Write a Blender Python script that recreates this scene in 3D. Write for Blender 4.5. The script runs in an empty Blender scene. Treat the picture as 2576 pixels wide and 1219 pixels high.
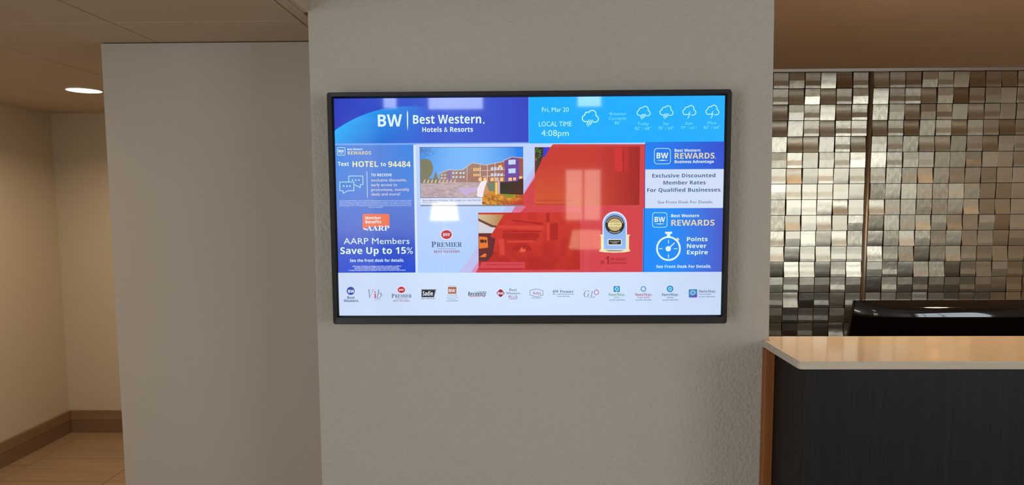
import bpy, bmesh, math, random
from mathutils import Vector, Matrix
from mathutils.geometry import tessellate_polygon

SC = bpy.context.scene
C = SC.collection
EYE = 1.55

# ------------------------------------------------------------------ camera
def norm(v):
    return Vector(v).normalized()
FPX, CX, CY = 1600.0, 1288.0, 629.0          # pinhole in pixels of the 2576x1219 frame
_Y = norm((27.0, -131.0, FPX))
_D = Vector((102.0, 19371.0, FPX)); _D = (_D - _Y * _D.dot(_Y)).normalized()
_Z = -_D
_X = _Y.cross(_Z)
if _X.x < 0: _X = -_X
def loc_(v): return (v.x, -v.y, -v.z)
R = Matrix((loc_(_X), loc_(_Y), loc_(_Z)))
cam = bpy.data.cameras.new('camera'); cam_o = bpy.data.objects.new('camera', cam); C.objects.link(cam_o)
cam_o.matrix_world = Matrix.Translation((0, 0, EYE)) @ R.to_4x4()
cam.sensor_width = 36.0; cam.lens = FPX / 2576 * 36.0
cam.shift_y = (CY - 609.5) / 2576
cam.clip_start = 0.02
SC.camera = cam_o
def at(x, y, depth):
    """point of the vertical plane Y = depth that the pixel shows"""
    d = Vector((x - CX, y - CY, FPX)); r = Vector((d.dot(_X), d.dot(_Y), d.dot(_Z)))
    r = r * (depth / r.y)
    return Vector((r.x, r.y, r.z + EYE))

# ------------------------------------------------------------------ world, exposure
SC.view_settings.view_transform = 'Standard'; SC.view_settings.look = 'None'
SC.view_settings.exposure = 0.0; SC.view_settings.gamma = 1.0
SC.view_settings.use_curve_mapping = False
w = bpy.data.worlds.new('sky'); SC.world = w; w.use_nodes = True
w.node_tree.nodes['Background'].inputs[0].default_value = (0.62, 0.78, 1.0, 1)
w.node_tree.nodes['Background'].inputs[1].default_value = 1.0

def area(name, loc, rot, sx, sy, radiance, col, spread=180):
    l = bpy.data.lights.new(name, 'AREA'); l.shape = 'RECTANGLE'; l.size = sx; l.size_y = sy
    l.energy = radiance * math.pi * sx * sy; l.color = col; l.spread = math.radians(spread)
    o = bpy.data.objects.new(name, l); C.objects.link(o); o.location = loc; o.rotation_euler = rot
    return o
def disk(name, loc, size, power, col, spread=150):
    l = bpy.data.lights.new(name, 'AREA'); l.shape = 'DISK'; l.size = size; l.energy = power; l.color = col
    l.spread = math.radians(spread)
    o = bpy.data.objects.new(name, l); C.objects.link(o); o.location = loc
    return o
DAY = (0.84, 0.93, 1.0)
WARM = (1.0, 0.72, 0.44)
AMBER = (1.0, 0.61, 0.31)
# daylight through the lobby windows (openings are built in wall_right, wall_left and wall_rear)
area('daylight_right', (4.34, -2.3, 1.75), (0, math.radians(90), 0), 1.9, 2.8, 5.2, DAY)
area('daylight_left', (-3.19, -2.3, 1.25), (0, math.radians(-90), 0), 2.3, 2.6, 5.4, DAY)

# ------------------------------------------------------------------ materials
def lin(c):
    c = c / 255.0
    return c / 12.92 if c <= 0.04045 else ((c + 0.055) / 1.055) ** 2.4
def rgb(r, g, b): return (lin(r), lin(g), lin(b), 1.0)
def mat(name, col, rough=0.6, metal=0.0, bump=None, vary=None, coat=0.0, spec=0.5):
    m = bpy.data.materials.new(name); m.use_nodes = True; nt = m.node_tree; N = nt.nodes; L = nt.links
    p = N['Principled BSDF']
    p.inputs['Base Color'].default_value = col; p.inputs['Roughness'].default_value = rough
    p.inputs['Metallic'].default_value = metal; p.inputs['Coat Weight'].default_value = coat
    p.inputs['Specular IOR Level'].default_value = spec
    tc = N.new('ShaderNodeTexCoord')
    if vary:                                     # (scale xyz, amount)
        mp = N.new('ShaderNodeMapping'); mp.inputs['Scale'].default_value = vary[0]
        n = N.new('ShaderNodeTexNoise'); n.inputs['Scale'].default_value = 1.0; n.inputs['Detail'].default_value = 5
        mx = N.new('ShaderNodeMix'); mx.data_type = 'RGBA'; mx.blend_type = 'MULTIPLY'
        mr = N.new('ShaderNodeMapRange'); mr.inputs['To Min'].default_value = 1 - vary[1]; mr.inputs['To Max'].default_value = 1 + vary[1]
        mr.inputs['From Min'].default_value = 0.3; mr.inputs['From Max'].default_value = 0.7
        L.new(tc.outputs['Object'], mp.inputs[0]); L.new(mp.outputs[0], n.inputs['Vector'])
        L.new(n.outputs['Fac'], mr.inputs['Value'])
        mx.inputs['Factor'].default_value = 1.0
        mx.inputs[6].default_value = col
        L.new(mr.outputs[0], mx.inputs[7]); L.new(mx.outputs[2], p.inputs['Base Color'])
    if bump:                                     # (scale, strength, distance)
        n2 = N.new('ShaderNodeTexNoise'); n2.inputs['Scale'].default_value = bump[0]; n2.inputs['Detail'].default_value = 3
        b = N.new('ShaderNodeBump'); b.inputs['Strength'].default_value = bump[1]; b.inputs['Distance'].default_value = bump[2]
        L.new(tc.outputs['Object'], n2.inputs['Vector']); L.new(n2.outputs['Fac'], b.inputs['Height'])
        L.new(b.outputs[0], p.inputs['Normal'])
    return m
def emis(name, col, strength):
    m = bpy.data.materials.new(name); m.use_nodes = True; p = m.node_tree.nodes['Principled BSDF']
    p.inputs['Base Color'].default_value = (0.8, 0.8, 0.8, 1)
    p.inputs['Emission Color'].default_value = col; p.inputs['Emission Strength'].default_value = strength
    return m
M_wall = mat('orange_peel_paint', rgb(192, 182, 168), 0.75, bump=(95, 1.0, 0.005), vary=((1.5, 1.5, 1.5), 0.02))
M_wall2 = mat('smooth_grey_paint', rgb(185, 173, 158), 0.7, bump=(160, 0.25, 0.0015), vary=((1.2, 1.2, 1.2), 0.02))
M_cream = mat('cream_paint', rgb(212, 204, 186), 0.75, bump=(140, 0.2, 0.0015))
M_ceil = mat('ceiling_tile', rgb(196, 178, 155), 0.9, bump=(220, 0.25, 0.001))
M_grid = mat('ceiling_grid_shadow', rgb(70, 58, 46), 0.9)
M_lobby_ceil = mat('lobby_ceiling_paint', rgb(150, 138, 122), 0.9, bump=(90, 0.2, 0.002))
M_recep = mat('tan_ceiling_paint', rgb(222, 194, 160), 0.85, bump=(150, 0.2, 0.001))
M_floor = mat('striated_floor_tile', rgb(166, 140, 114), 0.42, vary=((1.2, 34, 1), 0.14))
M_grout = mat('floor_grout', rgb(92, 72, 54), 0.8)
M_base = mat('brown_base_tile', rgb(146, 120, 90), 0.5, vary=((2, 2, 26), 0.08))
M_base_dk = mat('dark_base_tile', rgb(132, 108, 84), 0.5, vary=((2, 2, 26), 0.08))
M_carpet = mat('lobby_floor', rgb(182, 168, 150), 0.7, vary=((30, 30, 1), 0.1))
M_bezel = mat('black_plastic', rgb(22, 23, 28), 0.38)
M_bezel_in = mat('inner_black_plastic', rgb(8, 8, 11), 0.25)
M_quartz = mat('white_quartz', rgb(208, 195, 175), 0.09, vary=((90, 90, 90), 0.03), spec=0.6)
M_desk = mat('charcoal_laminate', rgb(27, 25, 23), 0.5, vary=((85, 85, 1.1), 0.3), spec=0.3)
M_wood = mat('amber_wood', rgb(150, 90, 42), 0.45, vary=((60, 60, 2), 0.12))
M_gloss = mat('piano_black', rgb(14, 9, 9), 0.06, coat=0.6)
M_dark = mat('matte_black', rgb(16, 16, 18), 0.6)
M_back = mat('dark_tile_backing', rgb(26, 20, 15), 0.9)
M_trimm = mat('brushed_steel_trim', (0.66, 0.61, 0.53, 1), 0.40, 1.0)
M_white = mat('white_enamel', rgb(235, 232, 225), 0.4)
M_stone = mat('stacked_stone', rgb(190, 178, 165), 0.8, bump=(12, 0.8, 0.02), vary=((2, 2, 14), 0.2))
M_frame = mat('window_frame_paint', rgb(225, 222, 215), 0.5)
M_lens = emis('lamp_lens', (1.0, 0.86, 0.66, 1), 9.0)
M_shade = emis('lamp_shade_glow', (1.0, 0.94, 0.84, 1), 7.0)
M_shade_w = emis('amber_lamp_shade_glow', (1.0, 0.72, 0.38, 1), 2.4)

def metal_tile_mat():
    m = bpy.data.materials.new('brushed_nickel_tile'); m.use_nodes = True; nt = m.node_tree; N = nt.nodes; L = nt.links
    p = N['Principled BSDF']; p.inputs['Metallic'].default_value = 1.0
    oi = N.new('ShaderNodeObjectInfo'); cr = N.new('ShaderNodeValToRGB')
    cr.color_ramp.elements[0].color = (0.53, 0.465, 0.35, 1); cr.color_ramp.elements[1].color = (0.66, 0.60, 0.465, 1)
    L.new(oi.outputs['Random'], cr.inputs[0]); L.new(cr.outputs[0], p.inputs['Base Color'])
    mr = N.new('ShaderNodeMapRange'); mr.inputs['To Min'].default_value = 0.25; mr.inputs['To Max'].default_value = 0.36
    L.new(oi.outputs['Random'], mr.inputs['Value']); L.new(mr.outputs[0], p.inputs['Roughness'])
    tc = N.new('ShaderNodeTexCoord'); n = N.new('ShaderNodeTexNoise'); n.inputs['Scale'].default_value = 16
    n.inputs['Detail'].default_value = 4; b = N.new('ShaderNodeBump'); b.inputs['Strength'].default_value = 0.5
    b.inputs['Distance'].default_value = 0.003
    L.new(tc.outputs['Object'], n.inputs['Vector']); L.new(n.outputs['Fac'], b.inputs['Height']); L.new(b.outputs[0], p.inputs['Normal'])
    return m
M_tile = metal_tile_mat()

def screen_mat():
    """lit display under a glossy cover; the picture's colours are stored per vertex"""
    m = bpy.data.materials.new('lit_display'); m.use_nodes = True; nt = m.node_tree; N = nt.nodes; L = nt.links
    p = N['Principled BSDF']; p.inputs['Base Color'].default_value = (0.004, 0.004, 0.006, 1)
    p.inputs['Roughness'].default_value = 0.035; p.inputs['IOR'].default_value = 1.75
    a = N.new('ShaderNodeAttribute'); a.attribute_name = 'Col'
    L.new(a.outputs['Color'], p.inputs['Emission Color']); p.inputs['Emission Strength'].default_value = 1.0
    return m
M_scr = screen_mat()

# ------------------------------------------------------------------ mesh helpers
def obj(name, bm, m, parent=None, loc=None, smooth=False):
    me = bpy.data.meshes.new(name); bm.normal_update(); bm.to_mesh(me); bm.free()
    if m: me.materials.append(m)
    if smooth:
        for f in me.polygons: f.use_smooth = True
    o = bpy.data.objects.new(name, me); C.objects.link(o)
    if parent is not None: o.parent = parent
    if loc is not None: o.location = loc
    return o
def box(bm, a, b, bev=0.0):
    a = Vector(a); b = Vector(b)
    r = bmesh.ops.create_cube(bm, size=1.0)
    for v in r['verts']:
        v.co = Vector([(a[i] + b[i]) / 2 + v.co[i] * (b[i] - a[i]) for i in range(3)])
    if bev:
        es = list({e for v in r['verts'] for e in v.link_edges})
        bmesh.ops.bevel(bm, geom=es, offset=bev, segments=2, affect='EDGES', profile=0.5)
def boxo(name, a, b, m, parent=None, bev=0.0):
    bm = bmesh.new(); box(bm, a, b, bev); return obj(name, bm, m, parent)
def cyl(bm, c, r1, r2, h, seg=32):
    bmesh.ops.create_cone(bm, cap_ends=True, segments=seg, radius1=r1, radius2=r2, depth=h, matrix=Matrix.Translation(Vector(c) + Vector((0, 0, h / 2))))
def prism(bm, pts, y0, y1):
    """polygon given in X,Z extruded along Y"""
    f = [bm.verts.new((x, y0, z)) for x, z in pts]; g = [bm.verts.new((x, y1, z)) for x, z in pts]
    bm.faces.new(f); bm.faces.new(g[::-1]); n = len(pts)
    for i in range(n): bm.faces.new((f[i], g[i], g[(i + 1) % n], f[(i + 1) % n]))
    bmesh.ops.recalc_face_normals(bm, faces=bm.faces)
def thing(name, label, cat, loc=(0, 0, 0), group=None):
    o = bpy.data.objects.new(name, None); C.objects.link(o); o.location = loc; o.empty_display_size = 0.1
    o['label'] = label; o['category'] = cat
    if group: o['group'] = group
    return o
def struct(o, label=None, cat='structure'):
    o['kind'] = 'structure'
    if label: o['label'] = label; o['category'] = cat
    return o

# ------------------------------------------------------------------ room shell
YW, YC, YB, YT = 1.96, 2.30, 4.12, 3.62        # tv wall, corridor wall, corridor end, tile wall backing
HC = EYE + 0.561                               # corridor ceiling
HR = EYE + 0.704                               # reception ceiling
HL = 3.35                                      # lobby ceiling
XL, XR, YR_ = -3.05, 4.2, -4.0
bm = bmesh.new(); prism(bm, [(-0.646, 0), (0.7755, 0), (0.7370, HL), (-0.646, HL)], YW, YC)
struct(obj('wall_front', bm, M_wall), 'textured greige wall behind the lit television', 'wall')
struct(boxo('wall_middle', (-1.505, YC, 0), (0.735, YB, HC - 0.004), M_wall2), 'smooth grey wall face between corridor and television wall', 'wall')
struct(boxo('wall_left', (XL - 0.15, -1.0, 0), (XL, YB + 0.15, HL), M_cream), 'warm lit corridor wall at the left edge', 'wall')
struct(boxo('wall_back', (XL, YB, 0), (-1.505, YB + 0.15, HC + 0.1), M_cream), 'cream wall closing the far end of the corridor', 'wall')
struct(boxo('wall_tiled', (0.735, YT, 0), (XR, YT + 0.15, HR + 0.1), M_back), 'metallic square mosaic tile wall behind the reception desk', 'wall')
# lobby walls with openings
bm = bmesh.new(); Y0, Y1 = -3.6, -1.0
box(bm, (XL - 0.15, YR_, 0), (XL, Y0, HL)); box(bm, (XL - 0.15, Y0, 0), (XL, Y1, 0.1)); box(bm, (XL - 0.15, Y0, 2.4), (XL, Y1, HL))
struct(obj('wall_left_lobby', bm, M_wall2), 'lobby side wall with a wide window', 'wall')
bm = bmesh.new(); Y0, Y1 = -3.7, -0.9
box(bm, (XR, YR_, 0), (XR + 0.15, Y0, HL)); box(bm, (XR, Y1, 0), (XR + 0.15, YT + 0.15, HL))
box(bm, (XR, Y0, 0), (XR + 0.15, Y1, 0.8)); box(bm, (XR, Y0, 2.7), (XR + 0.15, Y1, HL))
struct(obj('wall_right', bm, M_wall2), 'right lobby wall with a wide window', 'wall')
# rear wall with four openings (x0, x1, z0, z1)
OPEN = [(-1.72, -1.50, 2.62, 3.12), (-1.17, -0.45, 2.60, 3.12), (0.64, 0.98, 2.62, 3.12), (0.50, 0.98, 1.25, 1.92)]
xs = sorted({XL - 0.15, XR + 0.15} | {v for o in OPEN for v in o[:2]}); zs = sorted({0.0, HL} | {v for o in OPEN for v in o[2:]})
bm = bmesh.new()
for i in range(len(xs) - 1):
    for j in range(len(zs) - 1):
        cx, cz = (xs[i] + xs[i + 1]) / 2, (zs[j] + zs[j + 1]) / 2
        if not any(o[0] < cx < o[1] and o[2] < cz < o[3] for o in OPEN):
            box(bm, (xs[i], YR_ - 0.15, zs[j]), (xs[i + 1], YR_, zs[j + 1]))
struct(obj('wall_rear', bm, M_wall2), 'rear lobby wall with small high windows', 'wall')
def window(n, axis, pos, a0, a1, z0, z1, nx, nz, sgn):
    e = bpy.data.objects.new('window_%d' % n, None); C.objects.link(e); e['kind'] = 'structure'
    t = 0.03
    def b(name, p, q, s, r, th=0.05):
        if axis == 'y': return boxo(name, (p, pos - th if sgn < 0 else pos, s), (q, pos if sgn < 0 else pos + th, r), M_frame, e)
        return boxo(name, (pos - th if sgn < 0 else pos, p, s), (pos if sgn < 0 else pos + th, q, r), M_frame, e)
    b('window_frame', a0, a1, z0, z0 + t); b('window_frame', a0, a1, z1 - t, z1)
    b('window_frame', a0, a0 + t, z0 + t, z1 - t); b('window_frame', a1 - t, a1, z0 + t, z1 - t)
    for i in range(1, nx):
        x = a0 + (a1 - a0) * i / nx; b('mullion', x - 0.012, x + 0.012, z0 + t, z1 - t, 0.04)
    for j in range(1, nz):
        z = z0 + (z1 - z0) * j / nz; b('mullion', a0 + t, a1 - t, z - 0.01, z + 0.01, 0.03)
window(1, 'x', XL, -3.6, -1.0, 0.1, 2.4, 3, 2, -1)
window(2, 'x', XR, -3.7, -0.9, 0.8, 2.7, 3, 2, 1)
for k, o in enumerate(OPEN):
    window(3 + k, 'y', YR_, o[0], o[1], o[2], o[3], 1 if k < 3 else 2, 1, -1)
    area('daylight_rear', ((o[0] + o[1]) / 2, YR_ - 0.12, (o[2] + o[3]) / 2), (math.radians(90), 0, 0), o[1] - o[0], o[3] - o[2],
         5.0 if k < 3 else 2.6, DAY if k < 3 else (1.0, 0.8, 0.5))
# floors
struct(boxo('floor', (XL - 0.15, YR_ - 0.15, -0.15), (XR + 0.15, YB + 0.15, -0.012), M_grout), 'floor of the corridor and lobby', 'floor')
fl = bpy.data.objects['floor']
bmt = bmesh.new(); box(bmt, (0, 0, -0.012), (0.607, 0.304, 0), 0.0015)
t0 = obj('floor_tile', bmt, M_floor, fl, (-2.918, 0.91, 0)); first = True
for i in range(-1, 3):
    for j in range(0, 11):
        x = -2.918 + i * 0.61; y = 0.91 + j * 0.307
        if x < XL - 0.6: continue
        x1 = x + 0.607
        if x < XL or (x1 > -0.646 and y > 1.0) or y + 0.304 > YB:
            xa, xb, ya, yb = max(x, XL), min(x1, -0.648), y, min(y + 0.304, YB)
            if xb - xa < 0.03 or yb - ya < 0.02: continue
            boxo('floor_tile', (xa, ya, -0.012), (xb, yb, 0), M_floor, fl, 0.0012); continue
        if first: t0.location = (x, y, 0); first = False; continue
        c = t0.copy(); C.objects.link(c); c.location = (x, y, 0)
boxo('floor_field', (XL, YR_, -0.012), (XR, 0.905, -0.001), M_carpet, fl)
boxo('floor_field', (-0.64, 0.907, -0.012), (XR, YW, -0.001), M_carpet, fl)
boxo('floor_field', (0.78, YW, -0.012), (XR, YT, -0.001), M_carpet, fl)
# baseboards
def baseboard(name, a, b, label):
    o = struct(boxo(name, a, b, M_base_dk, None, 0.002), label, 'baseboard'); return o
o = baseboard('baseboard_left', (XL, 0.9, 0), (XL + 0.014, YB, 0.085), 'brown baseboard along the left corridor wall')
boxo('base_cap', (XL, 0.9, 0.085), (XL + 0.016, YB, 0.15), M_base, o, 0.003)
o = baseboard('baseboard_back', (XL + 0.016, YB - 0.014, 0), (-1.505, YB, 0.085), 'brown baseboard across the corridor end wall')
boxo('base_cap', (XL + 0.016, YB - 0.016, 0.085), (-1.505, YB, 0.15), M_base, o, 0.003)
# ceilings
ce = struct(boxo('ceiling', (XL, 1.12, HC + 0.012), (-0.661, YB, HC + 0.10), M_grid), 'low corridor ceiling of square lay-in tiles', 'ceiling')
gx = [XL, -2.490, -1.897, -1.304, -0.7007, -0.660]; gy = [1.12, 1.577, 2.048, 2.507, 2.981, 3.442, 3.905, YB]
gap = 0.0022
for i in range(len(gx) - 1):
    for j in range(len(gy) - 1):
        boxo('ceiling_tile', (gx[i] + gap, gy[j] + gap, HC), (gx[i + 1] - gap, gy[j + 1] - gap, HC + 0.0115), M_ceil, ce, 0.0012)
struct(boxo('ceiling_reception', (0.735, YW, HR), (XR, YT, HR + 0.1), M_recep), 'tan painted ceiling above the reception desk', 'ceiling')
struct(boxo('ceiling_lobby', (XL - 0.15, YR_ - 0.15, HL), (XR + 0.15, YT + 0.15, HL + 0.1), M_lobby_ceil), 'high lobby ceiling', 'ceiling')
struct(boxo('trim_1', (XL, 1.0, HC), (-0.646, 1.12, HL), M_wall2), 'bulkhead face above the corridor opening', 'bulkhead')
struct(boxo('trim_2', (-0.660, 1.12, HC), (-0.646, YW, HL), M_ceil), 'return of the corridor bulkhead', 'bulkhead')
struct(boxo('trim_3', (0.74, YW, HR + 0.1), (XR, YW + 0.12, HL), M_wall2), 'bulkhead face above the reception opening', 'bulkhead')

# ------------------------------------------------------------------ downlights
def ringmesh(r0, r1, z0, z1, seg=48):
    bm = bmesh.new(); rows = []
    for k in range(seg):
        a = 2 * math.pi * k / seg; c, s = math.cos(a), math.sin(a)
        rows.append([bm.verts.new((r * c, r * s, z)) for r, z in ((r0, z1), (r0, z0), (r1, z0), (r1, z1))])
    for k in range(seg):
        a, b = rows[k], rows[(k + 1) % seg]
        for i in range(4): bm.faces.new((a[i], b[i], b[(i + 1) % 4], a[(i + 1) % 4]))
    bmesh.ops.recalc_face_normals(bm, faces=bm.faces)
    return bm
def downlight(x, y, z, power, label, group, col=None):
    e = thing('downlight', label, 'ceiling light', (x, y, z), group)
    obj('ring', ringmesh(0.0775, 0.083, -0.006, 0.0), M_white, e)
    bm = bmesh.new(); cyl(bm, (0, 0, -0.004), 0.077, 0.077, 0.004, 48); obj('lens', bm, M_lens, e)
    disk('downlight_lamp', (x, y, z - 0.0065), 0.15, power, col or WARM)
downlight(-2.228, 3.253, HC, 7.0, 'round glowing recessed downlight in the corridor ceiling, partly behind the wall', 'downlights')
downlight(-2.228, 1.85, HC, 3.4, 'recessed downlight in the corridor ceiling nearer the lobby', 'downlights')
for k, x in enumerate((1.25, 2.25, 3.3)):
    downlight(x, 2.12, HR, 6.0, ('leftmost', 'middle', 'rightmost')[k] + ' of the three warm downlights in the tan ceiling above the worktop', 'downlights', AMBER)

# ------------------------------------------------------------------ metal tile wall
PIT = 0.0875
RZ0 = EYE + 0.6832                              # top of the first row
SHEET = ["SFSLDSDS", "SDFDSFLS", "DFSLDSLF", "DLSDSSDS", "LDDLSDFS", "FSFFSFLS", "SDFSLSSF", "FSSSFLFL"]
TW, TH = 0.0849, 0.0843
def tile_mesh(kind):
    def out(v):                                 # v: 0 bottom .. 1 top, metres proud of the backing
        if kind == 'F': return 0.010
        if kind == 'D': return 0.004 + 0.0115 * (1 - v) ** 2.4
        if kind == 'S': return 0.0075 + (0.0045 * (0.5 - v) / 0.5 if v < 0.5 else 0.0) + (0.0012 * (v - 0.85) / 0.15 if v > 0.85 else 0)
        if kind == 'L': return 0.0055 + 0.0035 * v ** 2
    bm = bmesh.new(); nv = {'F': 2, 'D': 7, 'S': 6, 'L': 5}[kind]
    vs = [i / nv for i in range(nv + 1)]
    if kind == 'S': vs = [0, 0.17, 0.34, 0.49, 0.51, 0.85, 1.0]
    c = 0.0018; grid = []
    for v in vs:
        z = (v - 0.5) * TH; y = -out(v)
        e = 0.0015 if v in (vs[0], vs[-1]) else 0
        grid.append([bm.verts.new((x, y + dy + e, z)) for x, dy in ((-TW / 2, 0.0022), (-TW / 2 + c, 0), (0, 0.0004), (TW / 2 - c, 0), (TW / 2, 0.0022))])
    for a, b in zip(grid, grid[1:]):
        for i in range(4): bm.faces.new((a[i], a[i + 1], b[i + 1], b[i]))
    L_ = [r[0] for r in grid]; R_ = [r[-1] for r in grid]
    loop = grid[0] + R_[1:] + grid[-1][::-1][1:] + L_[::-1][1:-1]
    bk = [bm.verts.new((v.co.x, 0, v.co.z)) for v in loop]
    n = len(loop)
    for i in range(n): bm.faces.new((loop[i], bk[i], bk[(i + 1) % n], loop[(i + 1) % n]))
    bmesh.ops.recalc_face_normals(bm, faces=bm.faces)
    for f in bm.faces: f.smooth = True
    for e in bm.edges:
        if len(e.link_faces) == 2 and e.calc_face_angle() > (0.3 if kind in 'DL' else 0.06): e.smooth = False
    me = bpy.data.meshes.new('metal_tile'); bm.to_mesh(me); bm.free(); me.materials.append(M_tile)
    return me
TM = {k: tile_mesh(k) for k in 'FSDL'}
wt = bpy.data.objects['wall_tiled']
rnd = random.Random(4)
XC0 = 1.389; XC1 = XC0 + 6 * PIT + 0.027
def colx(c): return (XC0 + (c + 0.5) * PIT) if c < 6 else (XC1 + (c - 6 + 0.5) * PIT)
extra = []
for r in range(0, 25):
    for c in range(-7, 25):
        kind = SHEET[r % 8][c % 8]; x = colx(c); z = RZ0 - (r + 0.5) * PIT
        if x > XR - 0.05: continue
        yaw = rnd.choice((0, 0, 0, 0.02, -0.02, 0.035, -0.03)) if kind in 'FL' else rnd.choice((0, 0, 0.025, -0.025))
        tip = rnd.uniform(-0.012, 0.018) + (rnd.choice((0, 0, -0.03, 0.03)) if kind == 'F' else 0)
        lift = rnd.choice((0, 0.001, 0.004, 0.006)) if kind == 'F' else rnd.uniform(0, 0.002)
        M = Matrix.Translation((x, YT - 0.001 - lift, z)) @ Matrix.Rotation(yaw, 4, 'Z') @ Matrix.Rotation(tip, 4, 'X')
        if 0 <= c < 16 and r < 17:
            o = bpy.data.objects.new('metal_tile', TM[kind]); C.objects.link(o); o.parent = wt; o.matrix_local = M
        else: extra.append((TM[kind], M))
bm = bmesh.new()
for me, M in extra:
    n0 = len(bm.verts); bm.from_mesh(me); bm.verts.ensure_lookup_table()
    bmesh.ops.transform(bm, matrix=M, verts=bm.verts[n0:])
o = obj('metal_tile_field', bm, M_tile, wt); o['kind'] = 'stuff'
# upright bar and top rail
bm = bmesh.new(); n = 14; prof = [(0.013 * math.cos(math.pi * k / n), -0.020 * math.sin(math.pi * k / n) - 0.004) for k in range(n + 1)] + [(-0.013, 0), (0.013, 0)]
lo = [bm.verts.new((x, y, 0)) for x, y in prof]; hi = [bm.verts.new((x, y, RZ0)) for x, y in prof]
bm.faces.new(lo); bm.faces.new(hi[::-1])
for i in range(len(prof)): bm.faces.new((lo[i], hi[i], hi[(i + 1) % len(prof)], lo[(i + 1) % len(prof)]))
bmesh.ops.recalc_face_normals(bm, faces=bm.faces)
o = obj('trim_4', bm, M_trimm, None, (XC0 + 6 * PIT + 0.0125, YT, 0), True); struct(o, 'rounded steel bar running up between two fields of metal tiles', 'trim')
struct(boxo('trim_5', (0.78, YT - 0.022, RZ0 + 0.001), (XR, YT, HR), M_trimm, None, 0.003), 'thin steel rail along the top of the metal tiles', 'trim')

# ------------------------------------------------------------------ reception desk, worktop, monitor
ZT = EYE - 0.4438
desk = thing('reception_desk', 'charcoal laminate reception desk body under the white worktop', 'desk', (0.745, YW, 0))
def dbox(name, a, b, m, bev=0.0015):
    d = Vector((0.745, YW, 0)); return boxo(name, Vector(a) - d, Vector(b) - d, m, desk, bev)
XF = 0.7725; YF = 1.716
dbox('front_panel', (XF, YF, 0.0), (XR - 0.4, YF + 0.02, ZT - 0.0225), M_desk)
dbox('side_panel', (XF, YF + 0.0205, 0.0), (XF + 0.0195, YW - 0.004, ZT - 0.0225), M_desk)
o = dbox('end_post', (0.7435, YW - 0.030, 0.0), (XF - 0.0005, YW - 0.001, ZT - 0.0225), M_wood, 0.002); o['label'] = 'amber wood strip where the desk meets the wall'
dbox('back_panel', (0.80, YW + 0.02, 0.0), (XR - 0.4, YW + 0.04, ZT - 0.0225), M_desk)
bd = thing('back_desk', 'dark lower desk behind the reception counter carrying the monitor', 'desk', (0.8, YW + 0.042, 0))
boxo('desktop', (0, 0, 0.69), (XR - 1.2, 0.76, 0.7199), M_desk, bd, 0.002)
boxo('side_panel', (0.02, 0.02, 0), (0.04, 0.74, 0.6895), M_desk, bd); boxo('side_panel', (XR - 1.24, 0.02, 0), (XR - 1.22, 0.74, 0.6895), M_desk, bd)
boxo('modesty_panel', (0.0405, 0.70, 0.3), (XR - 1.2405, 0.72, 0.6895), M_desk, bd)
bm = bmesh.new()
y0, y1, yn = 1.700, 1.9585, 1.988; x0 = 0.7445; r = 0.012
pts = []
for k in range(7):
    a = math.pi + (math.pi / 2) * k / 6; pts.append((x0 + r + r * math.cos(a), y0 + r + r * math.sin(a)))
pts += [(XR - 0.4, y0), (XR - 0.4, yn + 0.03), (0.7655, yn + 0.03), (0.7655, y1), (x0, y1)]
lo = [bm.verts.new((x, y, ZT - 0.0215)) for x, y in pts]; hi = [bm.verts.new((x, y, ZT)) for x, y in pts]
bm.faces.new(lo[::-1]); top = bm.faces.new(hi)
for i in range(len(pts)): bm.faces.new((lo[i], lo[(i + 1) % len(pts)], hi[(i + 1) % len(pts)], hi[i]))
bmesh.ops.recalc_face_normals(bm, faces=bm.faces)
bmesh.ops.bevel(bm, geom=[e for e in bm.edges if abs(e.verts[0].co.z - e.verts[1].co.z) < 1e-6], offset=0.0018, segments=2, affect='EDGES')
o = obj('quartz_worktop', bm, M_quartz); o['label'] = 'glossy white quartz worktop with a thin square edge on the reception desk'; o['category'] = 'countertop'

YM = 2.42
pl = at(2153, 755, YM); pb = at(2136.5, 852, YM)
mon = thing('computer_monitor', 'glossy black computer monitor seen from behind above the white worktop', 'monitor', (pl.x + 0.385, YM, 0.72))
bm = bmesh.new()
zt = pl.z - 0.72; zb = zt - 0.385; nx, nz = 24, 40
def mon_pt(u, v):                              # u 0..1 across, v 0..1 top to bottom
    wtop, grow = 0.385, 0.020 * (v * 0.385 / 0.145)
    hw = wtop + min(grow, 0.03)
    x = (u * 2 - 1) * hw; z = zt - v * 0.385
    bulge = 0.055 * (1 - (u * 2 - 1) ** 4) * (1 - (abs(v - 0.5) * 2) ** 12)
    return Vector((x, -bulge, z))
g = [[bm.verts.new(mon_pt(i / nx, j / nz)) for i in range(nx + 1)] for j in range(nz + 1)]
for j in range(nz):
    for i in range(nx): bm.faces.new((g[j][i], g[j + 1][i], g[j + 1][i + 1], g[j][i + 1]))
obj('back_shell', bm, M_gloss, mon, None, True)
bm = bmesh.new(); h1, h2 = 0.386, 0.416
q = [(-h1, zt), (h1, zt), (h2, zt - 0.215), (h2, zb), (-h2, zb), (-h2, zt - 0.215)]
prism(bm, q, 0.0, 0.022); bmesh.ops.bevel(bm, geom=list(bm.edges), offset=0.003, segments=2, affect='EDGES')
obj('frame', bm, M_gloss, mon)
boxo('screen', (-0.36, 0.0215, zb + 0.03), (0.36, 0.0235, zt - 0.03), M_dark, mon)
if True:
    bm = bmesh.new(); box(bm, (-0.05, -0.02, 0.008), (0.05, 0.012, zb + 0.1), 0.004); obj('stand', bm, M_gloss, mon)
    bm = bmesh.new(); cyl(bm, (0, 0, 0), 0.13, 0.12, 0.01, 40); obj('base', bm, M_gloss, mon)

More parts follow.
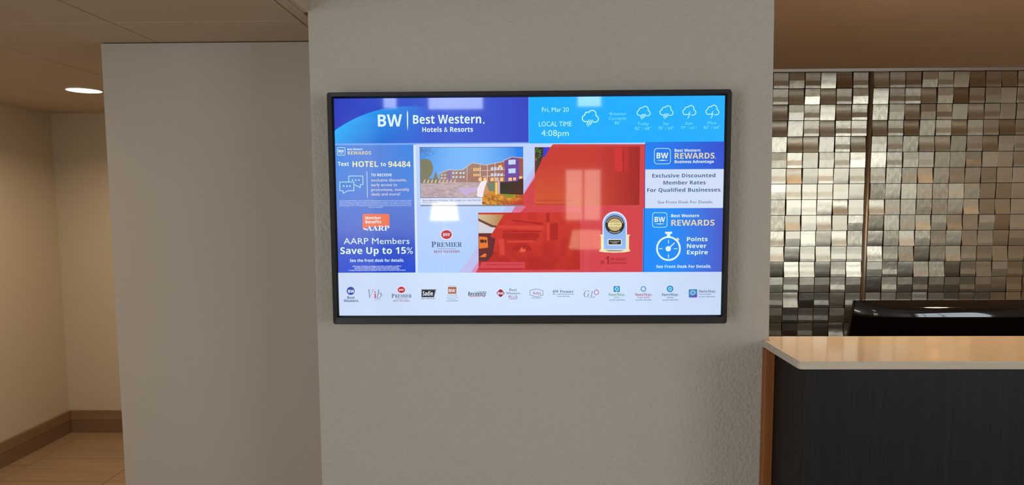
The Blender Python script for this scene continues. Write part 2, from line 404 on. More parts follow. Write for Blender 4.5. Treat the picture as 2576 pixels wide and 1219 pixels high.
# ------------------------------------------------------------------ television
YS = 1.905
TVC = Vector((0.0175, YW, EYE - 0.032))
tv = thing('television', 'large wall-mounted flat screen television showing blue, red and white hotel signage', 'television', TVC)
def loc_scr(x, y):
    p = at(x, y, YS); return (p.x - TVC.x, p.z - TVC.z)
ox0, ox1, oz0, oz1 = -0.5768 - TVC.x, 0.6117 - TVC.x, EYE - 0.3783 - TVC.z, EYE + 0.3133 - TVC.z
sx0, sx1, sz0, sz1 = -0.5585 - TVC.x, 0.5940 - TVC.x, EYE - 0.3526 - TVC.z, EYE + 0.2963 - TVC.z
DY = YS - YW
def rrect(a0, a1, b0, b1, r, n=5):
    pts = []
    for cx, cz, s in ((a1 - r, b1 - r, 0), (a0 + r, b1 - r, 1), (a0 + r, b0 + r, 2), (a1 - r, b0 + r, 3)):
        for k in range(n + 1):
            a = (s + k / n) * math.pi / 2; pts.append((cx + r * math.cos(a), cz + r * math.sin(a)))
    return pts
def ring_prism(outer, inner, yo, yi, yb):
    """frame whose outer rim lies at depth yo and inner rim at yi, back at yb"""
    bm = bmesh.new(); n = len(outer)
    mk = lambda P, y: [bm.verts.new((x, y, z)) for x, z in P]
    A, B, E_, F_ = mk(outer, yb), mk(outer, yo), mk(inner, yi), mk(inner, yb)
    for P, Q in ((A, B), (B, E_), (E_, F_)):
        for i in range(n): bm.faces.new((P[i], Q[i], Q[(i + 1) % n], P[(i + 1) % n]))
    bmesh.ops.recalc_face_normals(bm, faces=bm.faces); return bm
ins = 0.0055
outer = rrect(ox0, ox1, oz0, oz1, 0.008); out2 = rrect(ox0 + 0.0015, ox1 - 0.0015, oz0 + 0.0015, oz1 - 0.0015, 0.007)
inner = rrect(sx0 - ins, sx1 + ins, sz0 - ins, sz1 + ins, 0.003)
bm = ring_prism(outer, out2, DY - 0.0075, DY - 0.009, DY + 0.03)
obj('bezel_edge', bm, M_bezel, tv)
bm = ring_prism(out2, inner, DY - 0.009, DY - 0.007, DY + 0.02); obj('bezel', bm, M_bezel, tv)
inn2 = rrect(sx0, sx1, sz0, sz1, 0.0006)
bm = ring_prism(inner, inn2, DY - 0.007, DY - 0.0005, DY + 0.01); obj('inner_lip', bm, M_bezel_in, tv)
boxo('back_cover', (ox0 + 0.02, DY + 0.012, oz0 + 0.02), (ox1 - 0.02, -0.001, oz1 - 0.02), M_dark, tv, 0.004)
# --- the display, its picture built of flat coloured shapes; layers lie a few hundredths of a millimetre apart
def paint(me, col):
    ca = me.color_attributes.new('Col', 'FLOAT_COLOR', 'POINT')
    for i, v in enumerate(me.vertices):
        c = col(v.co.x, v.co.z) if callable(col) else col
        ca.data[i].color = (c[0], c[1], c[2], 1)
layer = [0]
def flat(name, faces_verts, faces, col, lab=None):
    """coloured flat shape on the display (verts in TV-local X,Z)"""
    layer[0] += 1; y = DY - 0.00002 * layer[0]
    me = bpy.data.meshes.new(name); me.from_pydata([(x, y, z) for x, z in faces_verts], [], faces)
    me.materials.append(M_scr); paint(me, col); me.update()
    if len(me.polygons) and me.polygons[0].normal.y > 0: me.flip_normals()
    o = bpy.data.objects.new(name, me); C.objects.link(o); o.parent = screen
    if lab: o['label'] = lab
    return o
me = bpy.data.meshes.new('screen'); me.from_pydata([(sx0, DY, sz0), (sx1, DY, sz0), (sx1, DY, sz1), (sx0, DY, sz1)], [], [(0, 1, 2, 3)])
me.materials.append(M_scr)
paint(me, rgb(212, 228, 252)); screen = bpy.data.objects.new('screen', me); C.objects.link(screen); screen.parent = tv
def grid_rect(name, x0, y0, x1, y1, col, nx=1, ny=1, lab=None):
    """col: colour or function of (u, v) with u rightwards, v downwards, 0..1"""
    a0, b1 = loc_scr(x0, y0); a1, b0 = loc_scr(x1, y1)
    a0 = max(a0, sx0); a1 = min(a1, sx1); b0 = max(b0, sz0); b1 = min(b1, sz1)
    V = [(a0 + (a1 - a0) * i / nx, b1 + (b0 - b1) * j / ny) for j in range(ny + 1) for i in range(nx + 1)]
    Fc = [(j * (nx + 1) + i, (j + 1) * (nx + 1) + i, (j + 1) * (nx + 1) + i + 1, j * (nx + 1) + i + 1) for j in range(ny) for i in range(nx)]
    f = col if not callable(col) else (lambda x, z: col((x - a0) / (a1 - a0), (b1 - z) / (b1 - b0)))
    return flat(name, V, Fc, f, lab)
def poly(name, pts, col):
    P = [loc_scr(*p) for p in pts]
    P = [(min(max(x, sx0), sx1), min(max(z, sz0), sz1)) for x, z in P]
    return flat(name, P, [tuple(range(len(P)))], col)
def multi(name, polys, col):
    V, Fc = [], []
    for pts in polys:
        b = len(V); V += [loc_scr(*p) for p in pts]; Fc.append(tuple(range(b, b + len(pts))))
    # every polygon turned the same way
    for i, f in enumerate(Fc):
        s = sum(V[f[k]][0] * V[f[(k + 1) % len(f)]][1] - V[f[(k + 1) % len(f)]][0] * V[f[k]][1] for k in range(len(f)))
        if s < 0: Fc[i] = f[::-1]
    o = flat(name, V, Fc, col)
    if len(polys) > 1 and (name.startswith('picture_') or 'marks' in name or 'logo' in name or 'trophy' in name): o['kind'] = 'stuff'
    return o
def ell(cx, cy, rx, ry, n=28, a0=0, a1=360):
    return [(cx + rx * math.cos(math.radians(a0 + (a1 - a0) * k / n)), cy + ry * math.sin(math.radians(a0 + (a1 - a0) * k / n))) for k in range(n + (0 if a1 - a0 >= 360 else 1))]
def ribbon(pts, wd, closed=False):
    """quads along a polyline"""
    out = []; n = len(pts); P = [Vector(p) for p in pts]; off = []
    for i in range(n):
        a = P[(i - 1) % n] if (closed or i > 0) else P[i]; b = P[(i + 1) % n] if (closed or i < n - 1) else P[i]
        d1 = (P[i] - a); d2 = (b - P[i]); d = (d1.normalized() if d1.length else Vector((0, 0))) + (d2.normalized() if d2.length else Vector((0, 0)))
        d.normalize(); nn = Vector((-d.y, d.x)); k = 1.0
        if d1.length and d2.length: k = 1 / max(0.5, abs(nn.dot(Vector((-d1.normalized().y, d1.normalized().x)))))
        off.append(nn * wd / 2 * k)
    for i in range(n if closed else n - 1):
        j = (i + 1) % n
        out.append([tuple(P[i] + off[i]), tuple(P[j] + off[j]), tuple(P[j] - off[j]), tuple(P[i] - off[i])])
    return out
# --- lettering: outlines of the characters in 1/250 of the type size
# styles: b bold sans, m regular sans, l light sans, bi bold italic sans, s serif, si italic serif
# code point: (advance, closed outline x,y,x,y..., more outlines)
OUTLINES = {}
OUTLINES['b'] = {
32: (70, ),
35: (146, (67,154,49,154,39,105,0,105,0,88,35,88,26,46,0,46,0,28,23,28,13,-20,31,-20,41,28,89,28,79,-20,97,-20,107,28,146,28,146,46,111,46,120,88,146,88,146,105,123,105,134,154,116,154,105,105,57,105), (44,46,53,88,102,88,93,46)),
37: (170, (151,173,132,173,20,-3,38,-3), (71,161,45,172,18,161,6,134,18,107,45,96,71,107,83,134), (31,148,45,154,58,148,64,134,59,120,45,114,31,120,25,134), (152,63,126,74,98,63,87,36,99,9,126,-3,152,9,164,36), (112,50,126,55,140,50,145,36,140,22,126,16,112,22,106,36)),
38: (156, (101,157,72,167,40,157,28,128,34,107,47,88,18,66,7,38,20,9,50,-2,75,3,104,23,124,0,155,0,121,40,137,63,148,85,124,85,116,70,106,57,82,85,105,107,113,130), (57,142,71,146,84,141,90,129,86,116,68,101,57,114,52,130), (39,56,61,72,89,40,71,26,53,20,38,26,32,38)),
44: (55, (39,24,26,31,16,27,12,16,15,7,24,2,23,-12,15,-25,15,-30,37,-15,44,6)),
45: (81, (71,67,10,67,10,43,71,43)),
46: (55, (38,23,27,28,17,23,12,13,17,2,27,-2,38,2,42,13)),
49: (143, (103,178,72,178,15,133,33,110,54,126,57,130,61,133,67,139,66,130,66,0,103,0)),
52: (143, (117,178,83,178,4,63,4,37,81,37,81,0,117,0,117,37,139,37,139,66,117,66), (81,135,82,135,82,132,81,126,81,66,38,66,70,116,74,121,76,125,79,130)),
53: (143, (23,178,16,87,31,79,36,81,43,82,51,83,58,83,85,77,94,57,91,44,85,35,74,30,59,28,47,29,35,32,22,35,12,40,12,7,22,3,34,0,47,-2,60,-2,91,2,114,14,127,34,132,60,130,76,124,90,115,100,104,108,90,112,75,114,67,114,61,113,57,112,52,111,56,146,119,146,119,178)),
56: (143, (86,180,72,181,57,180,43,176,32,170,22,162,16,151,14,138,16,123,23,111,32,102,43,93,30,85,19,75,11,62,9,45,13,25,25,10,45,1,72,-2,89,-1,104,3,117,11,126,20,132,32,134,46,133,57,129,67,115,83,106,89,97,94,109,102,119,111,126,123,128,138,127,151,121,162,112,170,100,176), (63,152,71,153,80,152,87,149,91,143,93,135,91,126,87,120,80,114,72,110,63,115,56,120,51,127,50,135,51,143,56,149), (59,72,70,78,91,64,95,59,98,54,99,47,97,38,92,31,83,27,71,25,59,27,51,31,45,39,44,47,46,57,51,65)),
57: (143, (86,178,69,180,44,176,24,164,12,144,8,118,11,95,22,77,38,66,58,62,73,63,84,68,92,75,98,83,99,83,97,67,94,54,87,43,76,34,62,29,42,27,37,27,31,28,26,29,21,29,21,-1,26,-2,45,-2,65,-1,82,3,97,10,108,20,117,31,124,43,129,57,132,72,134,102,132,127,125,146,115,161,102,172), (60,148,70,150,78,149,85,145,90,139,94,132,96,124,97,116,96,110,93,104,89,99,83,95,77,92,69,91,58,93,51,98,46,107,45,119,46,133,52,143)),
65: (173, (63,179,0,0,41,0,54,42,119,42,132,0,173,0,109,179), (85,146,86,151,88,146,90,140,91,133,93,126,97,116,110,74,63,74,76,116,79,125)),
66: (168, (23,178,23,0,89,0,117,3,137,14,150,30,155,52,154,64,151,74,146,82,139,87,131,91,123,93,123,95,134,99,143,107,148,119,150,133,146,155,132,168,109,176,78,178), (60,147,80,147,94,146,104,143,110,137,112,128,110,119,105,113,96,109,82,108,60,108), (60,78,84,78,99,76,109,72,114,65,116,55,114,46,109,38,99,33,85,31,60,31)),
67: (159, (112,180,98,181,73,178,53,169,36,155,24,137,17,114,15,89,17,63,23,41,34,23,49,9,70,0,95,-3,108,-2,121,0,132,3,144,7,144,38,131,34,120,31,98,29,78,33,64,45,56,63,54,89,56,114,65,133,79,145,98,149,108,149,118,146,138,138,151,169,138,174,125,178)),
68: (185, (23,178,23,0,73,0,114,6,145,23,164,51,171,91,168,117,159,139,145,156,127,169,105,176,79,178), (60,147,81,147,102,144,118,134,128,116,131,90,118,46,77,31,60,31)),
69: (140, (23,178,23,0,125,0,125,31,60,31,60,77,121,77,121,108,60,108,60,147,125,147,125,178)),
70: (137, (23,178,23,0,60,0,60,70,120,70,120,101,60,101,60,147,125,147,125,178)),
71: (181, (122,180,108,181,80,178,57,170,39,156,25,138,17,116,15,89,20,50,36,21,62,3,98,-3,116,-2,132,0,147,3,161,8,161,100,90,100,90,69,124,69,124,31,119,31,114,30,107,29,100,29,85,31,73,37,64,46,58,58,55,72,54,89,55,106,60,121,68,133,79,142,92,148,108,149,119,149,130,147,139,144,148,140,161,170,149,174,136,178)),
72: (191, (60,178,23,178,23,0,60,0,60,77,131,77,131,0,169,0,169,178,131,178,131,108,60,108)),
73: (97, (89,178,8,178,8,157,30,147,30,31,8,21,8,0,89,0,89,21,68,31,68,147,89,157)),
76: (141, (60,178,23,178,23,0,133,0,133,31,60,31)),
77: (236, (23,178,23,0,56,0,56,104,55,115,55,134,54,140,55,140,98,0,133,0,179,140,180,140,179,134,179,115,178,104,178,0,213,0,213,178,162,178,117,42,116,42,74,178)),
78: (203, (23,178,23,0,56,0,56,110,55,122,54,135,55,135,133,0,181,0,181,178,147,178,147,69,149,45,148,45,70,178)),
79: (199, (126,178,100,181,73,178,52,170,35,156,24,138,17,116,15,90,17,64,24,41,35,23,52,9,73,0,100,-3,126,0,148,9,164,23,175,41,182,64,185,89,182,115,175,138,164,156,148,170), (79,146,100,150,120,146,134,134,142,115,145,89,142,64,134,45,120,33,100,29,79,33,65,45,57,64,54,89,57,115,65,134)),
80: (157, (23,178,23,0,60,0,60,63,77,63,100,66,118,72,131,81,139,94,144,108,146,123,142,146,130,164,109,175,80,178), (60,147,78,147,100,141,108,121,105,109,98,101,87,96,73,94,60,94)),
81: (199, (126,178,100,181,73,178,52,170,35,156,24,138,17,116,15,90,17,64,24,41,35,23,52,9,73,0,100,-3,102,-3,135,-43,184,-43,141,5,160,19,174,38,182,62,185,89,182,115,175,138,164,156,148,170), (79,146,100,150,120,146,134,134,142,115,145,89,142,64,134,45,120,33,100,29,79,33,65,45,57,64,54,89,57,115,65,134)),
82: (165, (23,178,23,0,60,0,60,68,81,68,123,0,165,0,113,78,121,82,129,88,136,95,141,104,145,114,146,125,141,149,128,165,106,175,75,178), (60,147,72,147,88,146,99,142,105,135,108,124,105,113,99,105,89,101,73,99,60,99)),
83: (138, (88,180,74,181,49,178,30,168,18,152,14,130,15,119,18,109,23,101,29,94,35,89,43,84,49,80,56,77,70,70,81,64,88,57,91,48,89,40,85,34,77,30,65,29,51,30,38,33,24,38,12,44,12,8,35,0,62,-3,90,1,111,12,123,28,128,49,126,62,123,73,116,82,108,90,97,97,84,103,70,110,59,116,53,123,51,131,52,139,56,144,63,148,73,149,83,149,93,147,103,143,115,139,127,169,114,174,101,178)),
84: (145, (140,178,5,178,5,147,54,147,54,0,91,0,91,147,140,147)),
85: (189, (59,178,21,178,21,63,26,37,40,16,62,2,94,-2,117,0,135,6,149,16,160,30,166,45,168,63,168,178,130,178,130,69,128,51,122,39,111,32,95,29,79,31,68,38,61,50,59,69)),
86: (163, (38,179,0,179,61,0,102,0,163,179,124,179,91,72,89,68,88,62,86,55,82,39,81,33,80,39,79,47,77,55,75,62,73,68,72,72)),
87: (242, (37,179,0,179,46,0,89,0,113,93,113,97,115,102,120,132,121,136,121,132,123,120,125,114,127,102,128,97,129,94,153,0,196,0,242,179,205,179,182,81,180,75,179,67,175,49,174,41,173,34,172,41,171,49,169,58,168,66,166,73,165,78,139,179,103,179,77,78,76,73,74,66,73,58,71,49,70,41,69,34,68,41,67,49,63,67,62,75,60,81)),
97: (151, (100,136,76,139,61,138,48,136,35,132,23,127,36,102,45,106,55,109,64,111,74,112,83,110,90,107,94,100,95,91,95,85,72,84,45,81,26,73,14,60,11,41,14,22,23,8,36,0,53,-2,68,-1,80,2,89,9,98,19,99,19,106,0,132,0,132,91,129,112,118,127), (81,63,95,63,95,52,93,40,87,32,78,27,67,25,60,26,54,28,50,33,49,40,51,49,56,56,66,61)),
98: (158, (57,190,20,190,20,0,48,0,54,15,57,15,63,9,71,3,81,-1,95,-2,116,2,133,15,143,38,147,68,143,99,133,121,116,135,96,139,82,138,72,133,63,127,57,119,55,119,56,124,56,130,57,138), (63,100,71,107,84,109,94,107,102,99,107,87,109,69,107,51,102,38,94,30,84,28,71,30,63,38,58,51,57,69,57,73,59,89)),
99: (128, (91,138,78,139,60,137,43,131,30,122,20,108,13,90,11,67,15,36,28,14,48,2,75,-2,88,-2,99,0,108,3,117,8,117,40,108,35,99,31,89,29,78,28,66,30,57,37,51,50,49,68,57,99,78,109,86,108,93,107,101,104,110,101,121,130,103,136)),
100: (158, (139,190,102,190,102,138,103,131,103,124,104,119,103,119,97,127,88,133,77,138,64,139,43,134,26,121,15,99,11,68,15,37,26,15,42,2,63,-2,76,-1,87,3,95,10,102,18,103,18,110,0,139,0), (75,109,89,106,98,98,102,85,104,68,104,64,102,48,98,36,89,30,76,27,64,30,56,37,51,50,49,67,51,85,56,98,64,106)),
101: (148, (101,135,76,139,58,137,42,131,29,121,19,107,13,89,11,67,14,46,20,28,31,15,45,5,62,-1,81,-2,96,-2,108,0,119,3,129,7,129,36,118,31,107,28,96,26,83,25,69,27,58,34,52,45,49,59,137,59,137,77,133,103,121,123), (66,111,76,112,88,110,96,104,100,95,102,84,50,84,52,97,58,105)),
102: (97, (84,191,74,191,60,190,48,187,39,182,31,174,27,162,26,146,26,137,5,126,5,109,26,109,26,0,63,0,63,109,95,109,95,137,63,137,63,145,64,152,66,157,71,161,78,162,84,161,89,161,94,159,99,158,108,185,102,188,94,189)),
103: (158, (86,134,64,139,42,134,25,120,15,98,11,68,15,38,25,16,41,2,63,-2,74,-1,85,2,94,8,102,18,103,18,102,14,102,-2,94,-25,73,-33,45,-30,20,-22,20,-52,31,-56,57,-60,71,-60,100,-56,122,-45,134,-26,139,0,139,137,107,137,104,119,103,119), (76,109,88,106,97,99,102,87,104,68,104,63,102,46,97,35,88,29,76,27,56,37,49,67,56,98)),
104: (164, (57,190,20,190,20,0,57,0,57,64,58,83,63,98,72,106,86,109,103,102,108,80,108,0,146,0,146,89,142,112,132,127,117,136,97,139,85,138,74,134,64,128,57,119,55,119,56,124,56,132,57,141)),
105: (76, (46,189,38,190,30,189,24,186,19,181,18,172,19,163,24,157,30,154,38,153,46,154,53,157,57,163,59,172,57,181,53,186), (57,137,20,137,20,0,57,0)),
106: (76, (46,189,38,190,30,189,24,186,19,181,18,172,19,163,24,157,30,154,38,153,46,154,53,157,57,163,59,172,57,181,53,186), (57,137,20,137,20,-9,18,-20,14,-26,8,-29,2,-30,-3,-30,-8,-29,-12,-29,-16,-28,-16,-57,-11,-58,-5,-59,2,-60,9,-60,24,-58,37,-54,46,-47,52,-37,56,-27,57,-15)),
107: (155, (57,190,20,190,20,0,57,0,57,42,73,55,112,0,155,0,98,77,152,136,110,136,72,95,67,90,59,80,55,74,55,82,56,90,57,97)),
108: (76, (57,190,20,190,20,0,57,0)),
109: (246, (109,138,95,139,83,138,72,134,62,128,55,119,53,119,48,136,20,136,20,0,57,0,57,64,58,83,63,98,71,106,84,109,99,102,105,80,105,0,142,0,142,68,143,86,148,99,156,107,169,109,184,102,190,80,190,0,227,0,227,89,224,112,215,127,200,136,180,139,168,138,157,134,147,128,140,119,136,119,130,128,120,134)),
110: (164, (117,136,97,139,85,138,73,134,63,128,55,119,53,119,48,136,20,136,20,0,57,0,57,64,58,83,63,98,72,106,86,109,96,107,103,102,107,93,108,80,108,0,146,0,146,89,142,112,132,127)),
111: (155, (96,137,78,139,50,134,29,121,16,99,11,68,13,47,20,30,30,16,43,6,59,0,77,-3,105,2,126,16,139,38,144,68,141,89,135,107,125,121,112,131), (65,106,77,109,90,106,99,99,104,86,106,68,104,51,99,38,90,30,78,27,65,30,56,38,51,51,49,68,51,86,56,99)),
112: (158, (116,135,96,139,82,137,72,133,63,126,57,119,55,119,50,136,20,136,20,-60,57,-60,57,-5,55,15,57,15,63,9,71,3,81,-1,95,-3,115,2,132,16,143,38,147,68,143,99,133,121), (59,89,63,100,71,107,84,109,103,99,109,69,107,51,103,38,95,30,84,28,71,30,63,38,58,51,57,69,57,73)),
114: (113, (96,139,83,137,72,131,62,123,55,113,53,113,48,136,20,136,20,0,57,0,57,69,58,81,62,90,68,96,76,101,85,103,95,104,100,104,103,103,106,103,108,138,106,138,102,139)),
115: (124, (78,138,65,139,43,137,26,129,15,118,11,101,12,90,15,82,20,75,28,69,37,63,49,58,60,53,68,49,73,46,76,43,78,40,78,36,77,32,73,28,67,26,58,25,47,26,35,28,23,32,12,36,12,5,32,-1,43,-2,57,-3,82,0,100,9,111,22,115,40,114,52,110,60,105,67,97,73,88,78,77,83,66,87,59,91,54,94,50,97,49,99,48,102,52,109,65,111,74,111,83,109,92,105,102,101,113,128,101,133,90,136)),
116: (109, (61,165,37,165,26,137,6,124,6,108,24,108,24,43,25,27,29,15,36,7,44,1,55,-2,66,-3,86,-1,94,1,101,4,101,32,89,28,83,28,77,27,70,28,65,31,62,36,61,43,61,108,99,108,99,136,61,136)),
117: (164, (56,136,19,136,19,47,22,25,32,9,47,0,67,-3,80,-1,91,2,102,8,109,18,111,18,116,0,145,0,145,136,108,136,108,72,106,53,101,39,92,30,78,27,68,29,61,35,57,44,56,57)),
118: (142, (39,136,0,136,52,0,90,0,142,136,103,136,77,59,73,44,72,31,71,31,70,37,69,44,67,52,65,59)),
119: (214, (40,136,3,136,41,0,81,0,92,47,94,53,95,60,97,69,100,78,102,88,104,96,105,103,106,108,107,108,108,103,110,96,112,88,114,78,118,60,120,53,121,48,132,0,172,0,212,136,175,136,159,76,157,69,155,61,154,52,153,44,151,36,151,31,150,31,149,37,149,44,147,52,146,60,145,66,144,71,128,136,87,136,70,71,69,68,69,64,68,59,64,35,64,31,63,31,62,37,61,44,60,52,58,61,57,69,55,76)),
120: (145, (46,136,4,136,48,70,1,0,44,0,72,47,101,0,143,0,97,70,141,136,99,136,72,93)),
121: (142, (41,136,0,136,54,1,52,-6,48,-15,42,-23,34,-28,23,-30,15,-30,12,-29,9,-29,9,-58,12,-59,17,-59,22,-60,28,-60,46,-57,62,-49,75,-36,85,-18,142,136,102,136,77,60,75,54,72,36,71,36,70,42,70,48,68,54,67,60)),
}
OUTLINES['m'] = {
32: (70, ),
33: (68, (44,164,34,173,23,164,20,136,20,121,21,109,28,66,30,54,34,50,38,54,40,66,46,109,47,121,48,136), (45,23,34,28,23,23,19,13,23,2,34,-2,45,2,49,13)),
44: (55, (39,24,26,31,16,27,12,16,15,7,24,2,23,-12,15,-25,15,-30,37,-15,44,6)),
46: (55, (38,23,27,28,17,23,12,13,17,2,27,-2,38,2,42,13)),
47: (70, (69,173,51,173,2,-2,20,-2)),
48: (125, (62,173,23,149,8,85,23,22,62,-2,102,22,118,85,102,149), (40,132,62,149,85,132,93,85,85,38,62,21,40,38,32,85)),
49: (125, (75,170,51,170,51,0,75,0)),
50: (125, (90,158,52,173,32,169,12,156,12,126,32,144,51,149,71,140,80,117,77,98,68,80,40,40,9,2,9,0,117,0,117,23,51,23,92,78,104,119)),
51: (125, (90,161,53,173,36,171,20,165,20,142,36,148,49,149,71,143,79,124,70,106,45,99,45,77,72,69,82,48,74,28,54,21,35,24,16,34,16,7,34,0,52,-2,91,12,106,50,100,74,82,90,98,105,103,128)),
52: (125, (100,173,89,173,3,67,3,56,75,56,75,0,100,0,100,56,118,56,118,78,100,78), (36,78,75,126,75,78)),
54: (125, (94,154,79,173,29,120,11,58,26,15,66,-2,101,13,116,49,103,84,69,98,53,96,42,91,62,126), (50,73,64,75,84,68,92,49,84,29,65,21,41,33,37,66)),
55: (125, (123,170,12,170,12,147,86,147,24,7,45,-2)),
56: (125, (100,159,64,173,27,159,12,124,17,103,32,87,14,70,8,46,24,12,63,-2,101,12,117,46,111,70,93,87,109,104,115,123), (44,143,64,149,83,142,90,124,82,106,63,98,44,106,37,124), (41,67,63,75,84,67,93,48,85,29,62,21,41,29,33,48)),
58: (55, (38,110,27,114,17,110,12,99,17,89,27,84,38,89,42,99), (38,23,27,28,17,23,12,13,17,2,27,-2,38,2,42,13)),
65: (167, (91,171,73,171,0,0,25,0,47,50,119,50,142,0,167,0), (56,72,82,134,109,72)),
66: (141, (19,170,19,0,77,0,123,15,136,45,125,75,95,90,114,105,121,127,108,157,68,170), (43,148,66,148,89,141,96,125,87,104,60,97,43,97), (43,75,73,75,101,68,111,49,103,31,74,22,43,22)),
67: (177, (133,169,106,173,38,147,12,83,34,27,104,-2,139,2,166,13,166,39,136,25,106,20,56,38,37,85,57,132,105,150,134,146,164,132,164,159)),
68: (188, (19,170,19,0,86,0,152,26,176,85,154,143,85,170), (44,148,81,148,134,130,151,85,137,46,83,22,44,22)),
69: (125, (19,170,19,0,118,0,118,22,43,22,43,75,113,75,113,97,43,97,43,148,116,148,116,170)),
70: (117, (19,170,19,0,44,0,44,79,110,79,110,101,44,101,44,148,110,148,110,170)),
72: (182, (43,170,19,170,19,0,43,0,43,74,139,74,139,0,163,0,163,170,139,170,139,96,43,96)),
73: (62, (44,170,19,170,19,0,44,0)),
76: (123, (43,170,19,170,19,0,120,0,120,22,43,22)),
77: (195, (41,170,18,170,18,0,43,0,43,133,96,67,100,67,152,133,153,133,153,0,177,0,177,170,155,170,98,100)),
79: (206, (103,173,36,147,11,85,36,24,102,-2,170,24,195,85,170,147), (55,132,103,150,150,132,169,85,150,39,103,20,55,39,37,85)),
80: (128, (18,170,18,0,42,0,42,74,68,74,111,88,125,121,112,156,71,170), (42,148,71,148,94,140,100,122,92,103,70,96,42,96)),
82: (151, (19,170,19,0,44,0,44,74,54,74,73,68,99,35,122,0,151,0,138,19,110,61,90,81,111,97,118,123,103,158,62,170), (44,149,60,149,85,143,93,124,86,105,60,96,44,96)),
83: (115, (81,170,62,173,24,160,10,127,47,80,84,41,77,27,56,20,32,26,11,44,11,13,33,2,59,-2,93,11,107,44,70,95,33,130,40,145,60,151,79,147,100,133,100,161)),
84: (151, (147,170,4,170,4,148,63,148,63,0,88,0,88,148,147,148)),
85: (177, (40,170,15,170,15,64,37,14,86,-2,143,17,162,67,162,170,138,170,138,71,135,50,127,34,111,24,87,20,67,24,50,35,42,48,40,70)),
87: (261, (25,170,0,170,69,-2,74,-2,130,138,186,-2,191,-2,260,170,236,170,190,53,142,170,119,170,72,53)),
97: (107, (75,106,46,114,25,111,9,99,9,75,26,89,44,93,59,89,65,74,65,68,45,61,19,49,7,25,14,6,34,-2,49,1,64,9,70,0,81,-2,91,0,103,6,103,20,96,16,91,14,88,15,87,20,87,77), (40,45,65,55,65,23,55,16,45,13,34,18,29,29)),
98: (125, (37,171,15,171,15,6,34,0,57,-2,101,14,117,58,103,99,68,114,52,112,37,104), (37,83,50,92,62,95,85,84,94,55,84,29,60,19,48,20,37,22)),
99: (110, (83,112,66,114,25,98,10,54,26,13,67,-2,86,0,101,4,101,26,85,21,71,19,43,29,33,56,43,84,67,94,82,92,98,83,98,107)),
100: (128, (113,171,91,171,91,110,78,113,67,114,27,99,11,59,26,16,66,0,113,0), (80,94,91,90,91,19,68,19,41,29,34,55,44,84,70,95)),
101: (120, (98,99,63,114,25,99,10,57,24,16,65,-2,89,1,110,11,110,33,90,23,70,19,45,28,33,53,112,53), (63,95,82,88,90,67,33,67,43,88)),
104: (125, (38,171,15,171,15,0,38,0,38,81,52,93,66,97,82,89,88,69,88,0,110,0,110,69,99,103,72,114,53,110,38,97)),
105: (55, (39,112,16,112,16,0,39,0), (37,156,28,159,18,156,14,146,18,137,28,133,37,137,41,146)),
107: (120, (115,112,89,112,39,57,95,0,125,0,67,57), (38,171,16,171,16,0,38,0)),
108: (55, (39,171,16,171,16,0,39,0)),
109: (193, (89,109,70,114,54,110,37,97,37,112,15,112,15,0,37,0,37,81,50,93,65,96,79,90,85,70,85,0,108,0,108,81,120,92,133,96,149,89,156,69,156,0,178,0,178,70,168,102,141,114,120,108,103,94)),
110: (125, (99,103,72,114,53,110,38,97,38,112,15,112,15,0,38,0,38,81,52,93,66,97,82,89,88,69,88,0,110,0,110,69)),
111: (138, (112,98,68,114,26,98,9,57,26,15,68,-2,112,14,129,57), (68,95,95,84,106,57,96,28,68,18,42,29,32,57,42,84)),
112: (125, (14,112,14,-58,37,-58,37,3,48,-1,59,-2,100,14,116,55,100,98,53,112), (37,92,57,92,84,83,93,55,83,28,58,18,47,19,37,23)),
114: (99, (86,111,73,114,57,108,40,86,40,112,17,112,17,0,40,0,40,59,47,83,67,93,77,90,88,82,99,102)),
115: (96, (64,112,48,114,21,106,11,84,37,51,64,30,59,21,47,17,31,21,10,32,10,8,30,0,49,-2,76,7,86,31,81,46,61,62,40,76,34,85,38,92,49,95,63,92,81,83,81,105)),
116: (83, (42,112,42,136,0,95,0,92,20,92,20,33,29,8,56,-2,69,0,83,5,83,26,70,20,58,18,47,21,42,35,42,92,77,92,77,112)),
117: (125, (37,112,15,112,15,42,26,9,54,-2,71,2,87,14,87,0,109,0,109,112,87,112,87,32,75,20,60,16,43,23,37,41)),
118: (110, (25,112,1,112,52,-2,59,-2,109,112,85,112,55,43)),
119: (180, (24,112,0,112,50,-2,57,-2,90,76,123,-2,130,-2,180,112,156,112,127,44,98,112,82,112,53,44)),
120: (125, (28,112,0,112,47,57,0,0,28,0,61,40,97,0,125,0,76,57,122,112,93,112,61,74)),
121: (110, (25,112,0,112,44,24,5,-58,30,-58,110,112,85,112,56,49)),
176: (99, (73,172,49,182,25,172,16,148,25,124,49,114,73,124,83,148), (35,163,49,169,64,163,70,148,64,134,49,127,35,134,29,148)),
}
